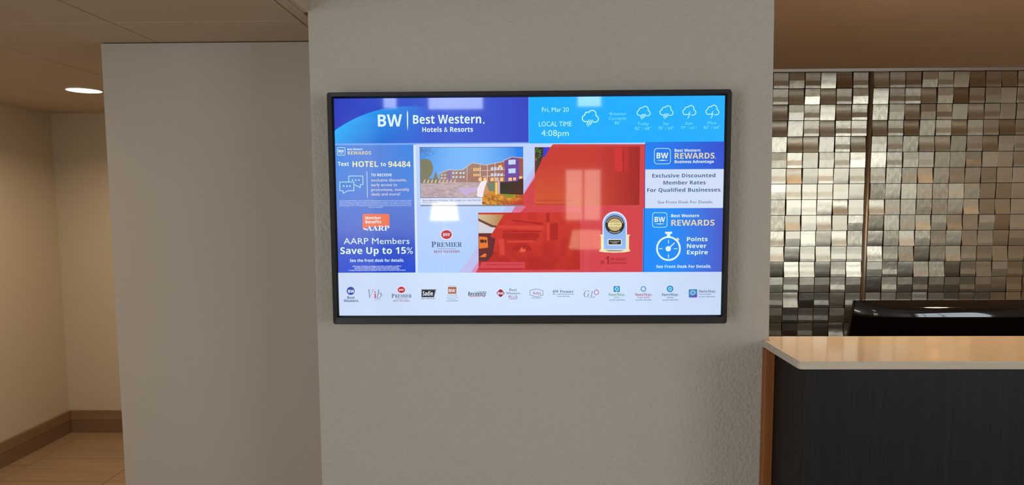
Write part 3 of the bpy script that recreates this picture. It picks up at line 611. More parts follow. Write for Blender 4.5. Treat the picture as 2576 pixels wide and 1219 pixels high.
OUTLINES['s'] = {
32: (70, ),
46: (55, (38,23,27,28,17,23,12,13,17,2,27,-2,38,2,42,13)),
65: (163, (84,173,77,173,18,28,14,18,9,11,3,8,-3,7,-3,0,48,0,48,7,46,7,32,10,28,18,28,22,29,24,29,26,39,49,94,49,102,30,105,22,106,17,100,9,85,7,85,0,165,0,165,7,158,8,153,13,148,21,143,32), (42,60,66,119,90,60)),
66: (165, (82,169,6,169,6,163,13,163,19,161,23,158,26,153,27,147,28,137,28,30,27,19,23,12,17,8,6,6,6,0,89,0,117,3,138,13,151,28,156,49,144,77,107,92,137,106,148,130,131,160), (74,161,81,161,92,159,100,153,105,143,106,128,104,112,98,101,87,96,70,94,68,94,68,153,70,158), (68,86,73,86,91,84,103,77,110,66,112,48,110,30,105,18,96,11,83,9,75,10,71,12,69,17,68,24)),
68: (185, (83,169,6,169,6,163,16,162,23,159,26,151,28,139,28,28,26,17,23,11,17,8,8,6,8,0,85,0,152,21,174,85,168,121,151,147,122,164), (75,160,83,161,119,142,131,85,128,52,119,28,104,14,83,9,75,10,71,13,68,18,68,152,71,158)),
69: (165, (149,169,6,169,6,163,16,162,23,158,27,151,28,137,28,29,27,18,23,11,16,7,5,6,5,0,150,0,160,53,153,53,146,39,138,28,128,20,117,14,103,11,86,10,77,11,72,13,69,17,68,25,68,83,69,83,81,82,90,79,97,75,102,67,105,57,107,44,113,44,113,128,107,128,103,112,97,100,87,94,72,91,68,91,68,151,69,155,71,158,74,159,79,160,86,160,110,158,127,151,137,139,143,119,149,119)),
72: (195, (90,169,6,169,6,163,17,161,23,158,27,151,28,141,28,30,27,19,23,12,17,8,6,6,6,0,90,0,90,6,79,8,72,12,69,19,68,30,68,82,127,82,127,30,126,18,123,11,116,8,105,6,105,0,189,0,189,6,178,8,172,12,168,19,167,30,167,141,168,151,172,158,178,161,189,163,189,169,105,169,105,163,113,162,119,161,123,158,126,154,127,149,127,93,68,93,68,149,70,154,72,158,76,161,82,162,90,163)),
73: (97, (91,170,5,170,5,163,17,162,24,159,27,154,28,144,28,28,27,18,23,12,16,8,5,6,5,0,92,0,92,6,83,8,77,10,72,13,70,17,68,22,68,144,69,154,73,159,80,162,91,163)),
74: (123, (117,170,30,170,30,163,39,162,46,160,50,157,53,152,55,146,55,8,54,-2,52,-9,47,-14,39,-15,31,-13,29,-7,29,-5,32,-1,34,5,35,10,33,17,30,23,24,27,16,28,10,26,4,23,0,17,-1,8,0,0,4,-8,11,-15,19,-20,29,-23,41,-24,81,-10,95,33,95,146,97,153,99,157,103,160,109,162,117,163)),
77: (236, (69,170,6,170,6,163,14,162,20,161,24,158,26,155,28,149,28,29,27,19,23,12,16,8,5,6,5,0,63,0,63,6,52,8,45,11,41,18,39,30,39,145,101,0,107,0,169,149,169,23,168,16,165,12,161,9,155,8,147,6,147,0,230,0,230,6,222,7,217,9,213,11,210,16,209,23,209,141,210,151,213,157,220,161,230,163,230,170,167,170,118,53)),
78: (184, (58,169,7,169,7,163,11,162,14,161,18,157,28,144,28,21,27,15,24,11,20,9,14,7,7,6,7,0,62,0,62,6,51,8,44,12,41,18,40,29,40,130,150,-4,157,-4,157,140,158,151,161,158,168,162,179,163,179,169,123,169,123,163,131,162,137,161,141,158,144,154,145,148,146,140,146,63)),
79: (196, (117,172,99,173,80,172,63,167,48,159,35,148,25,135,17,120,12,103,10,85,12,67,17,50,25,35,35,21,48,11,63,3,79,-2,97,-4,115,-2,132,3,147,11,160,21,171,35,179,50,184,67,186,85,184,103,179,120,171,135,161,148,148,159,133,167), (65,145,97,165,115,160,129,145,138,119,141,85,131,25,99,5,80,10,66,25,57,50,54,85)),
80: (156, (80,169,6,169,6,163,17,161,23,158,27,151,28,141,28,30,27,19,23,12,17,8,6,6,6,0,90,0,90,6,79,8,72,12,69,19,68,30,68,76,90,76,117,80,137,89,148,104,152,123,150,137,145,148,136,157,125,164,107,168), (74,160,81,160,94,158,102,151,107,139,109,123,107,105,101,94,91,88,75,85,68,85,68,154,70,158)),
82: (176, (81,169,6,169,6,163,17,161,23,158,27,151,28,141,28,30,27,19,23,12,17,8,6,6,6,0,90,0,90,6,79,8,72,12,69,19,68,30,68,79,75,79,126,0,179,0,179,6,178,6,172,7,168,9,165,13,161,19,117,83,146,99,155,124,151,144,137,158,114,167), (75,160,84,160,106,152,113,125,111,108,104,96,93,89,76,87,68,87,68,152,71,157)),
83: (145, (77,173,69,173,55,172,43,167,33,160,25,150,20,138,19,123,21,107,29,94,42,82,61,71,84,59,99,48,104,33,102,22,96,13,86,7,73,5,56,9,42,18,31,35,23,59,16,59,16,-4,23,-4,24,0,26,3,28,4,33,4,41,2,53,-2,65,-4,72,-4,89,-2,105,3,117,11,126,21,132,34,134,49,133,60,130,70,125,79,118,87,108,94,70,113,59,119,51,125,46,133,45,141,46,151,52,159,61,164,72,165,83,164,92,160,101,153,109,143,116,132,120,119,126,119,126,173,119,173,117,167,112,165,110,166,107,166,105,167,95,170,85,172)),
84: (158, (4,169,4,118,11,118,15,137,24,150,38,158,56,161,58,161,58,30,57,19,53,11,46,8,34,6,34,0,122,0,122,6,110,8,103,11,99,18,98,30,98,161,100,161,133,150,147,118,153,118,153,169)),
87: (228, (67,169,-6,169,-6,163,1,162,6,159,9,154,12,146,64,-4,71,-4,118,115,159,-4,166,-4,214,141,218,150,221,157,226,161,232,163,232,169,187,169,187,163,195,162,200,160,203,157,204,151,204,145,201,138,177,62,149,144,147,149,146,153,151,161,164,163,164,169,85,169,85,163,94,162,100,160,103,156,107,148,112,131,83,57,55,139,53,147,52,153,53,158,56,161,60,162,67,163)),
97: (128, (83,116,60,118,47,117,35,114,26,110,18,104,14,96,12,88,13,81,17,76,22,72,29,71,35,72,41,75,45,80,46,86,45,91,42,96,39,102,43,108,55,110,64,109,70,105,73,99,74,90,74,71,44,61,24,51,12,39,8,23,9,13,15,4,24,-1,36,-3,56,1,75,13,80,0,95,-4,109,0,123,10,119,15,116,13,111,13,110,15,109,18,109,78,106,96,98,109), (52,52,74,63,74,23,70,19,65,15,60,13,56,13,47,17,44,31)),
101: (112, (78,115,59,118,45,117,32,111,22,102,14,89,9,75,7,58,9,41,14,25,21,13,32,4,44,-2,57,-4,85,4,106,27,101,32,88,20,74,16,51,27,44,62,105,62,105,65,102,87,93,104), (47,102,60,110,67,109,72,103,74,94,75,80,75,72,43,72,43,76)),
105: (74, (45,171,38,172,30,171,24,167,20,161,19,153,20,146,24,140,30,136,38,135,45,136,51,140,55,146,56,153,55,161,51,167), (55,115,8,115,8,109,14,108,17,106,19,101,20,94,20,21,19,14,17,9,13,7,7,6,7,0,67,0,67,6,61,7,58,10,56,14,55,21)),
109: (206, (109,113,88,118,70,113,55,98,55,115,7,115,7,110,13,108,17,106,19,101,20,94,20,21,19,14,17,9,13,7,7,6,7,0,66,0,66,6,60,7,57,10,55,14,55,87,63,98,74,101,80,100,84,96,86,90,86,14,84,10,80,7,74,6,74,0,133,0,133,6,127,7,123,10,121,14,121,88,130,98,141,101,147,100,150,96,152,90,153,81,153,21,152,14,150,10,146,7,141,6,141,0,200,0,200,6,193,7,190,10,188,14,188,79,180,109,156,118,136,113,119,97)),
114: (107, (96,117,87,118,78,117,70,112,61,104,54,94,54,115,8,115,8,109,14,108,17,106,19,102,20,94,20,21,19,14,17,9,13,7,7,6,7,0,73,0,73,6,65,7,59,9,56,14,56,72,57,82,60,90,65,95,70,97,74,96,77,93,80,89,83,86,87,84,92,83,99,84,104,87,107,92,108,99,106,107,103,113)),
116: (85, (54,158,48,158,42,148,33,137,21,125,8,111,8,104,18,104,18,26,20,13,25,4,33,-2,46,-4,68,3,83,24,77,28,70,18,62,15,58,16,56,19,54,24,54,104,77,104,77,115,54,115)),
117: (140, (53,115,4,115,4,110,11,108,15,105,16,100,17,92,17,36,19,19,24,6,34,-1,49,-4,59,-3,69,1,78,7,85,15,85,-4,112,3,134,5,134,11,127,12,123,14,121,19,121,115,71,115,71,110,78,108,82,105,84,100,85,92,85,24,76,16,66,13,60,14,56,17,54,22,53,27)),
121: (112, (60,115,-2,115,-2,109,3,109,6,107,7,105,9,102,11,98,14,93,52,-2,50,-10,48,-17,46,-22,43,-28,37,-34,32,-37,29,-36,28,-33,28,-28,27,-23,24,-18,19,-16,13,-15,7,-16,2,-20,-1,-25,-3,-31,-1,-40,4,-47,11,-51,20,-52,28,-51,36,-49,42,-44,48,-36,54,-24,60,-9,97,90,100,99,103,104,107,108,112,109,112,115,76,115,76,109,81,109,85,108,88,106,89,102,88,100,88,97,87,93,86,90,69,44,50,96,49,97,48,99,48,106,51,108,54,109,60,109)),
}
OUTLINES['bi'] = {
32: (70, ),
44: (55, (39,24,26,31,16,27,12,16,15,6,24,2,23,-12,15,-25,15,-30,37,-15,44,6)),
46: (55, (38,23,27,28,17,23,12,13,17,2,27,-2,38,2,42,13)),
68: (169, (44,178,7,0,62,0,91,3,116,14,136,30,150,52,159,79,162,111,157,140,143,161,122,174,93,178), (75,147,89,147,103,145,114,138,121,126,123,109,122,89,117,71,109,55,97,42,82,34,63,31,50,31)),
69: (136, (44,178,7,0,106,0,113,31,50,31,60,77,118,77,125,108,67,108,75,147,138,147,144,178)),
72: (175, (82,178,44,178,7,0,44,0,60,77,118,77,101,0,139,0,176,178,139,178,124,108,67,108)),
76: (130, (82,178,44,178,7,0,106,0,113,31,50,31)),
77: (220, (44,178,7,0,40,0,58,83,60,93,62,104,63,114,65,124,66,132,67,138,68,138,76,0,110,0,179,138,180,138,176,122,174,112,171,103,169,93,167,85,149,0,184,0,221,178,170,178,103,45,102,45,94,178)),
78: (189, (44,178,7,0,40,0,58,84,60,98,62,106,64,122,65,128,65,132,66,135,67,135,111,0,152,0,190,178,157,178,139,94,135,78,134,69,132,60,131,53,130,47,129,47,88,178)),
82: (152, (88,178,44,178,7,0,44,0,58,68,73,68,98,0,139,0,107,76,122,83,135,95,143,110,146,130,142,152,130,167,112,176), (75,147,84,147,102,142,108,127,106,115,99,106,88,101,74,99,65,99)),
97: (149, (86,138,74,139,60,137,48,131,37,122,28,110,21,96,16,80,12,64,11,47,12,31,16,18,23,9,31,2,40,-1,50,-2,62,-1,72,3,81,10,89,18,90,18,88,0,115,0,144,137,116,137,109,119,108,119,103,127,95,133), (81,109,88,108,93,104,96,97,98,89,97,78,96,69,93,58,89,49,84,40,78,33,71,29,64,27,52,33,48,49,49,59,51,70,54,80,58,90,62,98,68,104,74,108)),
99: (121, (95,138,83,139,67,137,53,132,40,123,30,112,22,98,16,83,12,66,11,48,13,31,18,19,26,9,36,3,48,-1,62,-2,74,-2,84,0,94,3,103,7,103,37,94,33,86,30,78,28,69,27,60,29,54,33,50,41,48,51,49,65,53,79,58,91,65,101,74,107,85,109,92,109,106,105,112,102,123,130,114,134,105,137)),
100: (149, (156,190,119,190,110,146,109,141,107,129,107,124,106,121,106,119,105,119,100,127,94,133,85,138,74,139,60,137,48,131,37,122,28,110,21,96,16,80,12,64,11,47,12,31,16,18,23,9,31,2,40,-1,50,-2,62,-1,72,3,81,10,89,18,90,18,87,0,115,0), (81,109,88,108,93,103,96,97,98,88,97,80,96,70,90,50,85,41,80,34,73,29,65,27,52,33,48,49,49,59,51,70,54,80,58,90,62,98,68,104,74,108)),
101: (139, (107,136,87,139,70,137,54,132,41,123,30,112,22,98,16,83,12,67,11,50,15,27,26,11,43,1,65,-3,79,-2,91,0,102,3,113,8,113,36,101,31,92,28,83,26,72,25,62,27,54,32,50,39,48,49,48,54,55,54,89,57,114,67,128,82,133,102,130,117,122,128), (78,111,85,112,95,110,98,101,95,93,88,86,76,81,58,79,52,79,55,88,60,96,65,103,72,108)),
105: (74, (68,189,62,190,52,189,45,184,41,178,39,168,41,161,45,157,51,154,58,153,68,155,74,159,78,166,80,175,78,182,74,187), (70,136,34,136,5,0,41,0)),
107: (142, (82,190,45,190,5,0,41,0,50,42,65,51,87,0,128,0,94,75,154,136,112,136,57,79,56,79,58,84,60,91,62,99,64,105)),
110: (151, (118,136,103,139,90,137,78,131,69,122,60,111,59,111,62,136,34,136,5,0,41,0,53,56,57,70,61,83,67,94,73,102,80,107,88,109,98,105,101,94,101,88,99,80,83,0,119,0,136,78,138,90,138,100,136,116,130,128)),
111: (146, (105,135,84,139,66,137,52,132,39,124,29,113,21,99,16,84,12,68,11,50,13,35,18,22,26,12,36,4,49,-1,63,-3,81,-1,95,5,108,13,118,24,126,37,131,52,134,68,135,85,132,108,121,125), (73,108,81,109,89,107,94,102,97,94,98,85,97,71,95,57,90,45,84,36,76,30,66,27,53,33,48,50,49,59,50,69,52,79,56,89,61,97,66,103)),
114: (105, (103,139,90,137,79,132,69,123,60,111,59,111,62,136,34,136,5,0,41,0,54,61,60,80,70,93,81,102,94,104,101,104,107,102,115,138,112,138,109,139)),
115: (118, (81,138,69,139,47,136,31,128,20,114,17,96,19,84,24,75,32,67,44,59,54,53,60,48,63,44,64,39,62,33,57,28,50,26,42,25,32,25,12,31,3,36,3,6,12,2,21,-1,32,-2,44,-3,67,0,86,9,97,24,101,45,99,58,93,68,84,76,73,82,58,92,55,96,54,100,55,105,59,109,64,111,78,111,94,105,101,101,113,127,103,133,92,136)),
116: (103, (79,165,55,165,39,137,15,126,12,108,30,108,16,43,15,36,15,29,17,14,24,4,36,-1,50,-3,60,-2,69,-1,76,1,83,4,83,31,77,30,72,28,68,28,63,27,58,28,55,29,53,32,52,36,52,39,53,43,67,108,101,108,107,136,73,136)),
117: (151, (69,136,32,136,16,63,15,56,14,48,14,37,16,21,22,8,33,0,48,-3,62,-1,73,5,83,14,91,25,92,25,90,0,118,0,147,136,110,136,95,66,90,53,85,43,78,34,71,29,63,27,53,31,50,42,51,49,52,57)),
118: (128, (49,136,13,136,29,0,69,0,143,136,103,136,64,58,61,51,58,43,56,37,55,37,55,52,54,59,54,65)),
120: (133, (58,136,19,136,46,70,-12,0,31,0,63,42,78,0,118,0,88,68,145,136,102,136,72,96)),
121: (130, (49,136,13,136,33,0,29,-6,23,-16,16,-23,8,-28,-3,-30,-7,-30,-11,-29,-17,-29,-17,-58,-14,-59,-10,-59,-5,-60,1,-60,18,-58,34,-50,48,-38,60,-20,143,136,103,136,71,71,67,61,63,52,60,44,58,37,57,37,57,55,55,73)),
}
OUTLINES['si'] = {
71: (202, (139,175,122,177,93,173,68,162,52,150,38,137,26,121,18,104,12,86,10,67,13,47,20,30,32,16,48,5,68,-2,91,-4,124,0,155,13,165,54,166,59,168,64,170,70,173,74,177,77,183,79,192,80,193,84,121,84,120,80,131,79,138,77,141,74,143,69,142,67,142,64,141,61,141,59,132,24,127,16,119,10,107,5,95,4,72,8,54,20,43,39,40,65,42,89,51,114,64,136,81,154,101,165,123,168,144,165,160,156,170,141,176,122,180,122,192,175,187,175,184,170,181,167,178,165,173,164,170,165,166,166,161,168,154,171)),
72: (194, (101,173,32,173,30,168,39,167,45,165,48,161,49,156,48,151,47,143,16,27,13,19,10,13,7,9,-3,5,-11,5,-13,0,57,0,58,5,49,6,43,8,40,11,39,17,39,19,40,22,40,26,41,30,55,82,56,85,60,87,131,87,134,86,136,85,136,79,122,27,119,19,116,13,113,9,109,7,103,5,95,5,94,0,163,0,164,5,155,6,149,8,146,11,145,17,145,19,146,22,146,26,147,30,178,146,182,157,187,163,194,167,203,168,205,168,207,173,138,173,136,168,145,167,151,165,154,161,155,156,154,151,153,143,142,102,141,99,139,97,137,97,133,96,69,96,65,97,63,97,61,99,61,103,62,106,72,145,76,157,82,164,88,167,98,168,99,168)),
76: (167, (104,173,35,173,34,168,42,167,48,165,52,161,53,156,53,154,52,151,50,143,19,27,15,16,10,9,3,6,-7,5,-8,5,-9,0,137,0,153,49,149,49,140,35,132,24,122,17,111,12,97,10,79,9,53,9,47,11,44,14,43,19,43,21,44,24,45,28,47,34,77,146,81,157,86,164,92,167,102,168)),
86: (163, (84,173,15,173,14,168,16,168,26,167,32,163,35,157,36,147,30,-4,35,-4,159,143,168,154,176,162,183,166,190,168,191,168,192,173,139,173,138,168,146,168,151,166,154,164,156,160,152,152,143,139,56,35,60,144,62,156,65,163,71,167,81,168,83,168)),
98: (127, (60,181,58,181,46,178,41,177,35,176,28,175,20,174,19,169,28,169,32,168,34,166,35,162,34,160,34,154,33,150,-1,19,-2,16,-2,14,0,8,7,2,17,-2,31,-3,46,-1,62,4,76,13,89,24,99,37,107,51,112,66,114,81,111,96,104,108,93,115,80,118,58,112,38,93,61,179), (58,103,69,106,78,104,86,98,90,90,92,78,90,62,84,44,74,28,62,15,49,6,35,3,23,6,19,14,19,19,20,25,31,62,38,81,47,94)),
}
OUTLINES['l'] = {
65: (160, (90,179,70,179,0,0,23,0,44,55,115,55,136,0,160,0), (78,148,80,156,81,152,82,147,84,142,86,136,87,132,88,129,108,75,52,75,72,129,73,134,76,141)),
67: (158, (127,178,101,181,76,178,54,169,37,155,25,137,18,115,15,89,18,63,24,41,36,22,52,9,72,0,97,-3,111,-2,123,-1,133,1,143,5,143,24,133,21,123,19,101,17,74,22,54,37,43,59,39,89,43,119,56,142,75,156,101,161,112,160,123,158,133,155,141,151,150,170)),
69: (139, (24,179,24,0,124,0,124,20,47,20,47,83,120,83,120,103,47,103,47,159,124,159,124,179)),
71: (182, (122,180,108,181,81,178,58,170,40,156,26,138,18,115,15,89,18,63,25,40,37,22,54,9,75,0,101,-3,119,-2,134,0,149,3,164,7,164,94,102,94,102,74,141,74,141,21,134,20,126,18,117,17,106,17,84,19,67,26,54,37,46,52,40,69,39,89,43,119,57,142,78,156,107,161,119,160,131,158,142,155,153,151,161,170,149,175,136,178)),
72: (185, (47,178,24,178,24,0,47,0,47,83,138,83,138,0,161,0,161,178,138,178,138,103,47,103)),
73: (85, (75,178,10,178,10,165,31,160,31,18,10,13,10,0,75,0,75,13,54,18,54,160,75,165)),
76: (131, (47,178,24,178,24,0,125,0,125,20,47,20)),
78: (190, (24,178,24,0,45,0,45,113,44,126,44,138,43,148,44,148,140,0,166,0,166,178,145,178,145,60,146,51,146,36,147,31,146,31,50,178)),
79: (195, (123,178,98,181,72,178,52,170,36,156,24,138,18,116,15,90,18,64,24,41,36,23,52,9,72,0,98,-2,123,0,143,9,159,23,171,41,178,64,180,90,178,115,171,138,159,156,143,170), (72,157,98,161,124,157,142,142,153,120,156,90,153,59,142,36,124,22,98,17,72,22,53,36,43,59,39,90,43,120,53,142)),
82: (156, (24,178,24,0,47,0,47,74,82,74,126,0,152,0,103,80,112,84,120,89,127,95,133,104,137,115,139,128,135,150,123,166,102,175,73,178), (47,159,72,159,91,157,105,152,113,142,115,127,113,112,105,101,92,95,73,93,47,93)),
83: (137, (86,180,72,181,56,180,42,175,31,169,22,160,17,149,15,135,18,117,27,103,41,92,61,83,75,77,86,72,94,66,99,60,102,54,103,46,100,34,93,25,80,19,63,17,49,18,35,20,23,24,13,27,13,6,22,2,34,0,47,-2,62,-2,88,1,108,11,121,27,126,48,124,61,120,71,113,80,103,87,91,93,77,99,64,105,54,109,46,115,42,120,39,127,38,135,40,146,46,154,57,159,72,161,83,161,105,155,114,152,121,171,111,175,99,178)),
84: (139, (136,178,3,178,3,159,58,159,58,0,81,0,81,159,136,159)),
85: (183, (45,178,23,178,23,63,27,37,40,16,61,2,91,-2,112,0,130,6,143,16,153,30,158,45,160,63,160,178,138,178,138,63,135,45,127,30,113,20,92,17,71,20,57,29,48,43,45,63)),
}
def inside(p, q):
    r = False
    for i in range(len(q)):
        a, b = q[i], q[i - 1]
        if (a[1] > p[1]) != (b[1] > p[1]) and p[0] < (b[0] - a[0]) * (p[1] - a[1]) / (b[1] - a[1]) + a[0]: r = not r
    return r
def read_glyphs():
    out = {}
    for st, chars in OUTLINES.items():
        for code, (adv, *loops) in chars.items():
            P = [[(q[i] / 250, q[i + 1] / 250, 0.0) for i in range(0, len(q), 2)] for q in loops]
            area2 = [sum(q[i][0] * q[(i + 1) % len(q)][1] - q[(i + 1) % len(q)][0] * q[i][1] for i in range(len(q))) for q in P]
            big = max(area2, key=abs) if P else 1; outs = [k for k, a in enumerate(area2) if a * big > 0]
            V, F_ = [], []
            for k in outs:                       # every solid outline with the holes that lie in it
                hs = [h for h, a in enumerate(area2) if h not in outs and inside(P[h][0], P[k])]
                grp = [P[k]] + [P[h] for h in hs]; n = len(V)
                V += [(x, y) for q in grp for x, y, z in q]; F_ += [tuple(i + n for i in f) for f in tessellate_polygon(grp)]
            out.setdefault(st, {})[chr(code)] = (V, F_, adv / 250)
    return out
PENDING = []
PX = 1.0 / 854.0
def T(s, x0, x1, yb, cap, col, st='b', off=0.0, slant=0.0, name='lettering'):
    """line of print: left and right end, baseline and capital height, in pixels; built by set_type()"""
    layer[0] += 1; st = 'm' if (st == 'l' and off > 0.012) else st; PENDING.append((layer[0], s, x0, x1, yb, cap, col, st, off, slant, name))
def set_type():
    GL_ = read_glyphs()
    if True:
        for ly, s_, x0, x1, yb, cap, col, st, _, slant, name in PENDING:
            G = GL_[st]; H = max(y for x, y in G['H'][0]); V, Fc, pen = [], [], 0.0
            for ch in s_:
                gv, gf, adv = G[ch]; n = len(V)
                V += [(x + pen, y) for x, y in gv]; Fc += [tuple(i + n for i in f) for f in gf]; pen += adv
            if not V: continue
            a, b = min(v[0] for v in V), max(v[0] for v in V)
            cx, cz = loc_scr((x0 + x1) / 2, yb); wd = (x1 - x0) * PX; k = cap * PX / H
            V = [(cx + ((x - a) / (b - a) - 0.5) * wd + y * k * slant, cz + y * k) for x, y in V]
            keep = layer[0]; layer[0] = ly - 1; flat(name, V, Fc, col); layer[0] = keep
def hsh(*a):
    v = math.sin(sum(x * k for x, k in zip(a, (12.9898, 78.233, 37.719)))) * 43758.5453; return v - math.floor(v)
def mix(a, b, t):
    t = min(1, max(0, t)); return tuple(a[i] * (1 - t) + b[i] * t for i in range(3)) + (1,)
def ramp(stops, t):
    if t <= stops[0][0]: return stops[0][1]
    for (p, a), (q, b) in zip(stops, stops[1:]):
        if t <= q: return mix(a, b, (t - p) / (q - p))
    return stops[-1][1]
WH = rgb(222, 244, 255); WH2 = rgb(235, 245, 255)
# header banner with the globe edge
def header(u, v):
    x = 840 + u * 490; y = 247 + v * 114
    base = ramp([(0, rgb(18, 48, 184)), (0.35, rgb(44, 82, 205)), (0.6, rgb(58, 92, 210)), (1, rgb(46, 66, 192))], u)
    return base
grid_rect('header_banner', 838, 244, 1330, 361, header, 90, 30, 'blue banner with a glowing globe edge')
def globe():
    V, col, na, nd = [], [], 60, 14
    for i in range(na + 1):
        a = math.radians(222 + 58 * i / na)
        for j in range(nd + 1):
            d = 130 * (j / nd) ** 1.5; x = 1030 + (320 - d) * math.cos(a); y = 587 + (320 - d) * math.sin(a)
            x = max(x, 839); y = min(y, 361)
            k = max(0, 1 - (x - 842) / 235) ** 0.75 * max(0.0, 1 - d / 128) ** 0.8
            col.append(mix(header((x - 840) / 490, (y - 247) / 114), rgb(24, 176, 255), k)); P = loc_scr(x, y); V.append((max(P[0], sx0), P[1]))
    Fc = [(i * (nd + 1) + j, i * (nd + 1) + j + 1, (i + 1) * (nd + 1) + j + 1, (i + 1) * (nd + 1) + j) for i in range(na) for j in range(nd)]
    o = flat('globe', V, Fc, (0, 0, 0)); ca = o.data.color_attributes['Col']
    for i, c in enumerate(col): ca.data[i].color = (c[0], c[1], c[2], 1)
globe()
grid_rect('weather_banner', 1330, 244, 1826, 357.5, rgb(0, 172, 252), 1, 1, 'cyan weather and time banner')
T('BW', 950.5, 1012, 318, 30, WH, 'b', 0.012)
multi('divider', [[(1023.5, 285), (1025, 277), (1026.6, 285), (1026.8, 312), (1025.4, 330), (1023.9, 312)]], WH)
T('Best Western', 1038.5, 1211, 310.5, 21.5, WH, 'b', 0.004)
multi('trade_dot', [ell(1217, 309, 2.2, 2.2, 10)], WH)
T('Hotels & Resorts', 1062, 1190.5, 331.5, 12, WH, 'b')
# date, time
CY_ = rgb(190, 245, 255)
T('Fri, Mar 20', 1363.5, 1431, 281, 11, CY_, 'l', 0.018)
T('LOCAL TIME', 1355.5, 1438, 317.5, 12, CY_, 'l', 0.018)
T('4:08pm', 1361.5, 1431, 342, 15, CY_, 'l', 0.02)
LC = rgb(120, 228, 255)
T('Brewton', 1534, 1574, 289.5, 7.5, LC, 'l', 0.02); T('Currently', 1531.5, 1576, 301.2, 7.5, LC, 'l', 0.02); T('86°', 1546, 1561.5, 312.5, 7.5, LC, 'l', 0.02)
def cloud(cx, cy, k, bolt):
    f = lambda pts: [(cx + x * k, cy + y * k) for x, y in pts]
    arcs = ell(-10, 0, 7.3, 7.3, 8, 110, 245) + ell(-5.5, -7.0, 6.5, 6.5, 6, 180, 290) + ell(4.2, -9.3, 8.0, 8.0, 9, 215, 372) + ell(10.3, 1.2, 7.0, 7.0, 9, 285, 440)
    left = [(-4, 7.2)] + arcs[:]; right_end = [(5.5, 8.0)]
    rb = ribbon(f(left + right_end), 2.1 * k)
    if bolt: rb += ribbon(f([(2.5, -1), (-3, 6.5), (1.5, 6.3), (-4.2, 17.5)]), 1.9 * k)
    else:
        for dx, ln in ((-4, 11), (0, 14.5), (4, 11)):
            rb += ribbon(f([(dx + 1.5, 3), (dx - ln * 0.36, 3 + ln)]), 1.9 * k)
    multi('weather_icon', rb, CY_)
cloud(1485, 297.5, 1.17, False)
for x, y, b in ((1619, 283.5, 0), (1676.5, 282.3, 0), (1734, 281.5, 1), (1792, 280.8, 1)): cloud(x, y, 0.95, b)
for s, xa, xb, y in (('Today', 1603.5, 1632, 314.5), ('Sat', 1668, 1682, 314), ('Sun', 1724, 1741.5, 313.3), ('Mon', 1780, 1802, 312.5)): T(s, xa, xb, y, 7.2, LC, 'l', 0.02)
for s, xa, xb, y in (('82° / 68°', 1597, 1637.5, 326.5), ('78° / 64°', 1655, 1695, 325.8), ('77° / 61°', 1712.5, 1752.5, 325), ('83° / 64°', 1770, 1811, 324.3)): T(s, xa, xb, y, 7.5, LC, 'l', 0.02)
# left column
lc = [(0, rgb(52, 132, 228)), (0.3, rgb(72, 132, 222)), (0.5, rgb(84, 122, 212)), (0.66, rgb(84, 110, 204)), (0.8, rgb(40, 78, 200)), (1, rgb(16, 70, 208))]  # violet middle stops: lobby reflections painted into the panel colour
grid_rect('offer_panel', 838, 362.5, 1045.5, 685, lambda u, v: mix(ramp(lc, v), rgb(112, 136, 214), 0.5 * math.sin(math.pi * min(1, max(0, (u * 1.1)))) * (1 - v)), 24, 36, 'blue panel with text offers')  # paler upper middle: lightening from the reflected column, put into the colour
grid_rect('panel_edge', 841, 360.8, 1330, 362, rgb(120, 165, 240))
def badge(x0, y0, x1, y1, lw, base=None):
    w_, h_ = x1 - x0, y1 - y0; r = w_ * 0.17; pts = []
    for cx, cy, s in ((x1 - r, y1 - r, 0), (x0 + r, y1 - r, 90), (x0 + r, y0 + r, 180), (x1 - r, y0 + r, 270)): pts += ell(cx, cy, r, r, 5, s, s + 90)
    multi('badge_outline', ribbon(pts, lw, True), CY_)
    T('BW', x0 + w_ * 0.14, x1 - w_ * 0.14, y0 + h_ * 0.64, h_ * 0.36, WH2, 'b', 0.01)
    multi('badge_underline', [[(x0 + w_ * 0.13, y0 + h_ * .77), (x0 + w_ * .5, y0 + h_ * .74), (x1 - w_ * .13, y0 + h_ * .77), (x0 + w_ * .5, y0 + h_ * .8)]], WH2)
badge(848.7, 370.8, 868.3, 390.3, 1.3)
GOLD = rgb(226, 212, 166); GL = rgb(240, 238, 180)
T('Best Western', 874, 912.5, 377.3, 4.6, WH2, 'b', 0.01); T('REWARDS', 874.3, 934.5, 388.6, 8.6, GOLD, 'b', 0.01)
T('Text', 850, 878.5, 417, 10, WH2, 'b'); T('HOTEL', 886.5, 952, 419.5, 14.3, GL, 'b'); T('to', 958, 971, 417.5, 10, WH2, 'b'); T('94484', 976.5, 1033.5, 419.8, 14.3, GL, 'b')
bb = ribbon([(855, 457.5), (890.3, 457.5), (890.3, 479.5), (874.5, 479.5), (863.5, 486), (863, 479.5), (855, 479.5)], 1.5, True)
bb += ribbon([(877.5, 457), (877.5, 442.3), (912.8, 442.3), (913.5, 464), (906.5, 464), (906.5, 471.5), (891.5, 464)], 1.5)
for x, y in ((865, 467.8), (873, 467.8), (880.5, 467.8), (887, 452.8), (895, 452.8), (902.8, 452.8)): bb.append(ell(x, y, 1.9, 1.9, 10))
multi('speech_bubbles_icon', bb, CY_)
multi('divider', ribbon([(923, 431), (924.5, 497)], 1.1), WH2)
PE = rgb(244, 226, 214)
T('TO RECEIVE', 933, 986, 443, 6.6, WH2, 'b')
for s, xb, y in (('exclusive discounts,', 1024, 456), ('early access to', 1000, 468), ('promotions, monthly', 1031, 480), ('deals and more!', 1007, 491.5)): T(s, 933.5, xb, y, 7.6, PE, 'l', 0.022)
FINE = rgb(190, 208, 245)
